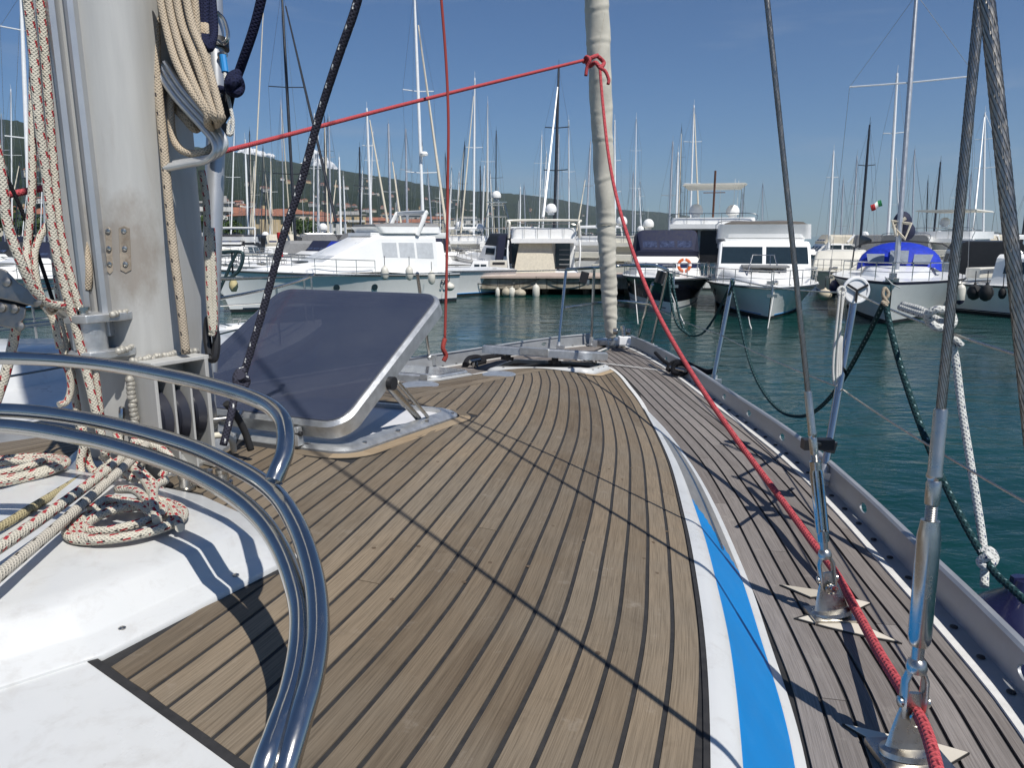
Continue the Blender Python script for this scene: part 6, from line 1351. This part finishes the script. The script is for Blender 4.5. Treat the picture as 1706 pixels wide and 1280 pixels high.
# centre left clutter
kT, _, _ = cruiser('grey hulled tender berthed at the left end of the quay', 790, 37, 100, L=3.9, B=1.6, hb=.95, hs=.85, rows=[0, 1, 1, 1, 1, 1], hmats=[WHITE2, mat('slate grey hull', (.13, .16, .19), .35)], house=dict(x0=.3, xw=.55, xt=.5, z=.5, wb=.3, wt=.25), trunk=False, rails=False, seed=13)
b = MB(); P = at(831, 446, 35.5); b.box((0, 0, 0), (.85, .6, .72), 0); b.box((0, -.31, .22), (.6, .02, .12), 1); o = build('locker', b, [CREAM, BLACK], None, 'cream locker box standing on the quay beside the grey tender', 'locker', bevel=.01); o.location = P
K = [('white sports fisher with tall tuna tower left of the stern cover yacht', 832, 50, 175, 11, 3.6, 1), ('white motor yacht with two radar domes behind the quay, left of the tower', 772, 52, 190, 12, 4.0, 2), ('white motor yacht partly hidden by the thin hanging line', 735, 56, 160, 12, 4.0, 3), ('white flybridge yacht just left of the furled sail', 984, 44, 200, 11, 3.8, 4), ('cream motor yacht just right of the furled sail', 1046, 38, 185, 11, 4.2, 5), ('low white cruiser behind the broadside yacht bow', 545, 44, 70, 10, 3.2, 6), ('white cruiser beyond the stern of the broadside yacht', 705, 42, 20, 10, 3.4, 7), ('low white boat in front of the dark canopies', 820, 43, 150, 9, 3.0, 8)]
for lb, px, d, hd, L_, B_, sd in K:
    t, R_, zt2 = cruiser(lb, px, d, hd, L=L_, B=B_, hb=1.5, hs=1.1, anchor='mid' if sd in (6, 8) else 'stern', white=CREAM if sd == 5 else None, fly=dict(h=.45) if sd in (2, 3, 4, 5) else None, canopy=(.0, .4, .6, [GREYC, NAVY, BLACK][sd % 3]) if sd in (6, 7, 8) else None, arch=sd in (2, 4), domes=((.12, .5, .75, .30), (.16, -.9, .6, .30)) if sd in (2, 5) else (((.15, 0, .6, .3),) if sd in (3, 4) else ()), antennas=1, seed=20 + sd)
    if sd == 1:
        b = MB()
        for x, y in ((1.2, 1.2), (1.2, -1.2), (3.6, 1.1), (3.6, -1.1)): b.tube([(x, y, 2.2), (2.3 + (x - 2.4) * .3, y * .45, 4.9)], .03, 6)
        for f in (.35, .65, .95): z = 2.2 + 2.7 * f; q = 1 - .62 * f; b.tube([(2.3 - q * 1.2, q * 1.2, z), (2.3 + q * 1.2, q * 1.1, z), (2.3 + q * 1.2, -q * 1.1, z), (2.3 - q * 1.2, -q * 1.2, z)], .022, 6, close=True)
        b.box((2.3, 0, 4.95), (1.4, 1.4, .06)); build('tuna_tower', b, STEEL, t); dome(t, 2.3, 0, 5.4, .34)
for lb, px, d, hd, cm, L_ in (('dark boat under a long grey sail cover above the liferaft yacht', 440, 40, 80, GREYC, 10), ('motor boat with navy canopy in front of the orange roofed house', 505, 38, 60, NAVY, 9), ('boat with bright blue side cloth behind the navy rope', 520, 33, 75, BLUEC, 9), ('white boat with dark canopy at the far left behind the ropes', 20, 26, 60, NAVY, 9), ('low white boat under a grey cover left of the mast', 75, 34, 80, GREYC, 9), ('white launch behind the slanting black line', -40, 32, 70, BLACK, 10)):
    cruiser(lb, px, d, hd, L=L_, B=3.2, hb=1.3, hs=1.05, anchor='mid', house=dict(x0=.1, xw=.6, xt=.45, z=.75, wb=.4, wt=.33), canopy=(.05, .42, .55, cm), seed=int(d))
# port neighbour alongside
th = radians(90 - 31); t = thing('sailing_yacht', 'white neighbouring yacht with black rubbing strake lying close alongside to port', 'sailing yacht', W(-1.5, -4.55, ZC), th)
hm, R_ = hull_mesh(8.2, 3.2, 1.62, 1.50, [0, 0, 0, 0, 1, 1], fine=.55, flare=.86, N=24); build('hull', hm, [mat('white hull with shade tint', (.52, .60, .66), .25, var=.03, coat=.4), ANTIF], t); build('deck', deck_mesh(R_), WHITE, t)  # blue-grey of the white hull in shade is put into its colour
b = MB(); b.loft([sect(1.5, 1.0, .85, 1.5, 1.85), sect(4.6, .8, .65, 1.55, 1.85), sect(6.4, .4, .3, 1.6, 1.66)]); build('coachroof', b, WHITE, t)
for sg in (-1, 1): b = MB(); b.tube([Vector((r[0][0], sg * (r[0][1] + .01), r[0][2] - .10)) for r in R_], .035, 8); build('rubbing_strake', b, RUBBER, t)
rail_on(t, R_, .3, .98, .55, 6, .014, .08)
# dinghy with outboard and dark frame seen right of the mast
t, _, _ = cruiser('dark inflatable dinghy behind the mast, with a steel frame', 385, 15, 70, L=2.9, B=1.5, hb=.72, hs=.62, rows=[1, 1, 1, 1, 1, 1], hmats=[WHITE2, mat('dark green hypalon', (.012, .03, .026), .5)], trunk=False, rails=False, house=dict(x0=.4, xw=.6, xt=.55, z=.15, wb=.2, wt=.15, side=()), name='dinghy', cat='dinghy', seed=31)
b = MB(); b.tube(smooth_path([at(340, 424, 9), at(395, 419, 9), at(405, 428, 9), at(398, 450, 9), at(385, 462, 9)], 5), .022, 10); b.tube([at(394, 420, 9), at(362, 492, 9)], .02, 10); b.tube([at(345, 466, 9), at(392, 462, 9)], .02, 8)
build('steel_frame', b, mat('dark green tube', (.04, .07, .07), .3, .5), None, 'dark tubular frame rising right of the mast beside the dinghy', 'frame')
fender('small yellowed fender hanging from the tubular frame', 389, 465, 486, 9.2, .055, mat('yellowed fender', (.55, .47, .25), .5))

# -- the forest of masts: (label, x_base, depth, top x, top y, width px, material, spreader ys, spreader half px, furl, cover)
MW, MG, MD = MASTW, MASTG, MASTD
SB_ = [
 ('sailing boat with thick white mast at the far left edge', 50, 34, 35, -10, 8, MW, (50, 230), 30, None, NAVY),
 ('sailing boat with short white mast right of the spar', 415, 58, 408, 232, 4, MW, (345,), 12, (440, -10, 421, 380), GREYC),
 ('sailing boat with tall black mast left of the navy flecked rope', 493, 42, 469, -20, 6, MD, (145, 290), 30, (476, 10, 560, 370, MD), BLACK),
 ('sailing boat with thin pale mast just right of the black mast', 552, 70, 548, 194, 3, MG, (262,), 9, None, NAVY),
 ('sailing boat with low white mast over the cloud', 569, 76, 565, 262, 4, MW, (), 8, None, BEIGEC),
 ('sailing boat with low white mast and raked jib', 577, 66, 572, 294, 3, MW, (), 8, (560, 300, 552, 372), NAVY),
 ('sailing boat with short dark mast under the red line', 601, 72, 599, 245, 4, MD, (310,), 10, None, BLACK),
 ('sailing boat with pale mast and long sloping jib in the left centre', 620, 60, 611, 180, 5, MW, (243,), 9, (616, 200, 646, 372), BEIGEC),
 ('sailing boat with silver mast below the red line', 652, 64, 647, 206, 5, MG, (320,), 12, (654, 270, 668, 372), NAVY),
 ('sailing boat with slim silver mast next to the checked rope', 679, 72, 676, 215, 4, MG, (283,), 10, None, GREYC),
 ('sailing boat with tallest white mast carrying a radar', 707, 46, 690, -20, 6, MW, (152, 288), 26, (697, 42, 744, 385), NAVY),
 ('sailing boat with small mast behind the radar mast', 722, 70, 712, 282, 3, MG, (), 9, None, NAVY),
 ('sailing boat with white mast right of the thin red line', 789, 56, 791, 130, 4, MW, (246,), 14, (789, 160, 768, 388), BEIGEC),
 ('sailing boat with short dark mast low in the centre', 802, 84, 800, 277, 3, MD, (), 8, None, BLACK),
 ('sailing boat with short white mast low in the centre', 803, 78, 807, 276, 3, MW, (), 8, None, NAVY),
 ('sailing boat with tiny mast left of the tuna tower', 832, 95, 830, 312, 3, MG, (), 7, None, NAVY),
 ('sailing boat with tiny twin masts above the tuna tower', 866, 92, 867, 312, 3, MW, (), 7, None, NAVY),
 ('sailing boat with thin mast over the hillside behind the tower', 876, 98, 873, 308, 2, MG, (), 7, None, NAVY),
 ('sailing boat with black mast and white sloping jib left of the furled sail', 922, 50, 931, 112, 6, MD, (213, 284), 20, (929, 145, 905, 362, MASTW), BLACK),
 ('sailing boat with slim mast behind the black one', 928, 80, 931, 224, 3, MG, (328,), 9, None, NAVY),
 ('sailing boat with mast hugging the left of the furled sail', 975, 62, 984, 236, 4, MG, (310,), 8, (975, 300, 961, 385), BEIGEC),
 ('sailing boat with mast just right of the furled sail', 1025, 62, 1024, 200, 4, MW, (268, 320), 10, None, NAVY),
 ('sailing boat with thin mast right of the pink rope', 1053, 84, 1055, 288, 3, MG, (), 8, None, NAVY),
 ('sailing boat with very small mast above the canopy cruiser', 1071, 90, 1064, 314, 2, MW, (), 6, None, NAVY),
 ('sailing boat with grey mast left of the hardtop yacht', 1113, 62, 1121, 236, 4, MG, (326,), 15, None, NAVY),
 ('sailing boat with white mast left of the hardtop yacht', 1125, 60, 1130, 254, 4, MW, (), 12, None, BEIGEC),
 ('sailing boat with faint mast behind the hardtop frame', 1232, 96, 1238, 320, 2, MG, (), 7, None, NAVY),
 ('sailing boat with faint mast behind the thin shroud', 1268, 105, 1271, 305, 2, MG, (), 7, None, NAVY),
 ('sailing boat with white mast above the cream covered boat', 1380, 56, 1389, 252, 4, MW, (296,), 9, None, CREAM),
 ('sailing boat with slim grey mast beside the cream covered boat', 1399, 72, 1405, 300, 3, MG, (377,), 9, None, NAVY),
 ('sailing boat with dark mast left of the blue sprayhood', 1432, 48, 1449, 208, 5, MD, (276,), 13, None, BLACK),
 ('sailing boat with white mast crossing the sprayhood yacht mast', 1478, 46, 1495, 122, 6, MW, (222,), 16, None, NAVY),
 ('sailing boat with pale mast left of the sprayhood', 1420, 66, 1428, 260, 3, MG, (340,), 10, None, NAVY),
 ('sailing boat with slanted mast right of the sprayhood yacht', 1553, 60, 1567, 270, 4, MD, (), 10, None, NAVY),
 ('sailing boat with thin dark mast right of the sprayhood yacht', 1542, 74, 1546, 300, 2, MD, (), 8, None, BLACK),
 ('sailing boat with pale mast left of the thick shroud', 1518, 80, 1524, 250, 3, MG, (), 9, None, NAVY),
 ('sailing boat with white mast and raked jib between the thick shrouds', 1638, 52, 1641, 188, 4, MW, (232, 280), 15, (1640, 195, 1620, 398, MASTW), BEIGEC),
 ('sailing boat with grey mast just right of the near shroud', 1610, 66, 1618, 290, 3, MG, (), 9, None, NAVY),
 ('sailing boat with dark raked mast at the right edge', 1700, 50, 1716, 300, 4, MD, (), 9, None, BLACK),
 ('sailing boat with thin mast behind the broadside yacht', 530, 80, 529, 255, 3, MG, (), 8, None, NAVY),
 ('sailing boat with short mast over the navy canopies', 600, 90, 604, 285, 3, MW, (), 8, None, NAVY),
 ('sailing boat with short mast over the flybridge cover', 663, 88, 660, 290, 2, MG, (), 8, None, GREYC),
 ('sailing boat with small white mast left of the stern cover yacht', 746, 86, 752, 305, 3, MW, (), 8, None, NAVY),
 ('sailing boat with faint mast at the left picture edge', 8, 60, 2, 190, 3, MG, (250,), 10, None, NAVY),
 ('sailing boat with thin mast glimpsed between the left halyards', 75, 60, 70, 180, 3, MG, (260,), 10, None, GREYC)]
for k, (lb, bx, d, tx_, ty, w, mm, spr, sw, fl, cov) in enumerate(SB_):
    hd = random.Random(k).choice([0, 180, 8, -10, 172]) + random.Random(k + 50).uniform(-8, 8)
    sc = min(1.15, max(.75, (393 - ty + 60) * d / 1200 / 13)); f_ = fl[:4] + ((fl[4],) if fl and len(fl) > 4 else (BEIGEC,)) if fl else None
    sailer(lb, bx, d, hd, (tx_, ty), max(.035, w / 2 / 1200 * d * .85), mm, L=10.5 * sc, B=3.3 * sc, hb=1.25, hs=1.0, spr=spr, spl_=sw / 1200 * d, furl=f_, cover=cov, base_px=bx, furlw=.075 if fl and w > 4 else .05, hull=WHITE2 if k % 5 else mat('dark blue hull', (.012, .02, .05), .2))
# radar and aerials on the tallest white mast
b = MB(); b.lathe([(0, -.12), (.25, -.12), (.28, 0), (.2, .12), (0, .14)], at(706, 256, 45.8), (0, 0, 1), 14); b.tube([at(700, 258, 46), at(707, 260, 45.8)], .04, 6); o = build('radar', b, WHITE2, None, 'white radar dome halfway up the tallest white mast', 'radar')
# Italian flag behind the sprayhood mast
b = MB(); F0 = at(1468, 333, 44); FA = [mat('green cloth', (.02, .22, .08), .8), mat('white cloth', (.7, .7, .68), .8), mat('red cloth', (.5, .03, .03), .8)]
for i in range(3):
    for j in range(3):
        u0, u1 = (i * 3 + j) / 9, (i * 3 + j + 1) / 9; f = lambda u, v: F0 + Vector((-u * .62 + v * .12, sin(u * 7) * .06, -u * .30 - v * .36 + sin(u * 6) * .03)); b.face(b.vs([f(u0, 0), f(u1, 0), f(u1, 1), f(u0, 1)]), i, None, True)
o = build('flag', b, FA, None, 'small green white and red flag left of the sprayhood yacht mast', 'flag'); sol = o.modifiers.new('s', 'SOLIDIFY'); sol.thickness = .006
# mooring lines from bows into the water
for k, (a, c, d0, d1) in enumerate((((1092, 470, 24), (1104, 545, 21)), ((1290, 470, 23.2), (1278, 532, 21.8)), ((1240, 475, 23.6), (1255, 545, 21)), ((1492, 470, 20.5), (1480, 600, 14)), ((560, 455, 25), (460, 520, 21)))) if False else ():
    pass
for k, (q0_, q1_, lb) in enumerate((((1057, 466, 24), (1063, 540, 21), 'thin pale mooring line left of the pink rope'), ((1293, 465, 23), (1279, 548, 20.5), 'pale mooring line at the bow of the fishing cruiser'), ((1247, 528, 21.6), (1252, 548, 20.5), 'short pale line by the stem of the fishing cruiser'), ((1115, 480, 23.5), (1140, 540, 20.8), 'pale mooring line right of the pink rope'), ((1475, 462, 20.4), (1500, 480, 19), 'short dark line at the sprayhood yacht bow'))):
    b = MB(); b.tube([at(*q0_), lerp(at(*q0_), at(*q1_), .5) - V(0, 0, .05), at(*q1_)], .016, 6); build('mooring_line', b, ROPE_WPL, None, lb, 'mooring line', 'mooring lines of the boats opposite', sharp=0)

# farther boats filling the basin, and their masts
LMK = [(90, 'behind the left halyards'), (408, 'right of the mast spar'), (470, 'left of the tall black mast'), (530, 'behind the navy rope'), (611, 'above the open hatch'), (660, 'among the silver masts'), (712, 'near the radar mast'), (745, 'beside the thin red line'), (800, 'left of the tuna tower'), (870, 'behind the tuna tower'), (925, 'behind the quay yacht'), (990, 'left of the furled sail'), (1060, 'right of the furled sail'), (1140, 'behind the canopy cruiser'), (1250, 'behind the hardtop yacht'), (1360, 'behind the fishing cruiser'), (1430, 'by the cream covered boat'), (1500, 'left of the sprayhood yacht mast'), (1560, 'right of the sprayhood yacht mast'), (1620, 'left of the near shroud'), (9999, 'right of the near shroud')]
def lmk(px): return next(t for lim, t in LMK if px < lim)
rg = random.Random(99); seen = {}
def uniq(base):
    for a in ('', 'small ', 'slightly tilted ', 'bigger ', 'hazy ', 'very distant '):
        s = a + base
        if s not in seen: seen[s] = 1; return s
    return base
for k in range(46):
    px = rg.choice([rg.uniform(350, 1010), rg.uniform(350, 1010), rg.uniform(1020, 1700), rg.uniform(10, 100)]); d = rg.uniform(62, 125); topy = 393 - rg.uniform(9, 17.5) * 1200 / d * rg.uniform(.75, 1.0); mm, mn = rg.choice([(MASTW, 'white'), (MASTG, 'grey'), (MASTW, 'white'), (MASTD, 'dark')])
    spr = tuple(lerp(393, topy, f) for f in ((.55,) if rg.random() < .6 else (.4, .72)))
    sailer(uniq('far sailing boat with %s %s mast, %s' % ('tall' if 393 - topy > 120 else 'short', mn, lmk(px))), px, d, rg.uniform(-15, 15) + rg.choice([0, 180]), (px + rg.uniform(-7, 9), topy), rg.uniform(.045, .075), mm, L=rg.uniform(8, 11), B=3.1, spr=spr, spl_=rg.uniform(.5, .9), furl=True if rg.random() < .4 else None, cover=rg.choice([NAVY, BEIGEC, GREYC, BLACK]), furlw=.07)
for k in range(22):
    px = [370, 420, 470, 520, 560, 605, 650, 690, 725, 760, 800, 850, 880, 950, 1010, 1075, 1350, 1440, 1520, 1590, 1660, 700][k]; d = rg.uniform(42, 62); cv, cn = rg.choice([(NAVY, 'navy'), (GREYC, 'grey'), (BLACK, 'black'), (BEIGEC, 'beige')])
    cruiser(uniq('white motor boat with %s canopy moored %s' % (cn, lmk(px))), px, d, rg.choice([0, 180, 15, 160, 200, 75]) + rg.uniform(-8, 8), L=rg.uniform(8, 11), B=rg.uniform(2.9, 3.6), hb=rg.uniform(1.2, 1.7), hs=1.05, anchor='mid', fly=dict(h=.45) if k % 3 == 0 else None, canopy=(.0, .42, .6, cv), arch=k % 4 == 0, domes=((.14, rg.uniform(-.6, .6), .55, .28),) if k % 2 else (), antennas=1, seed=60 + k, group='motor boats moored in the far rows')
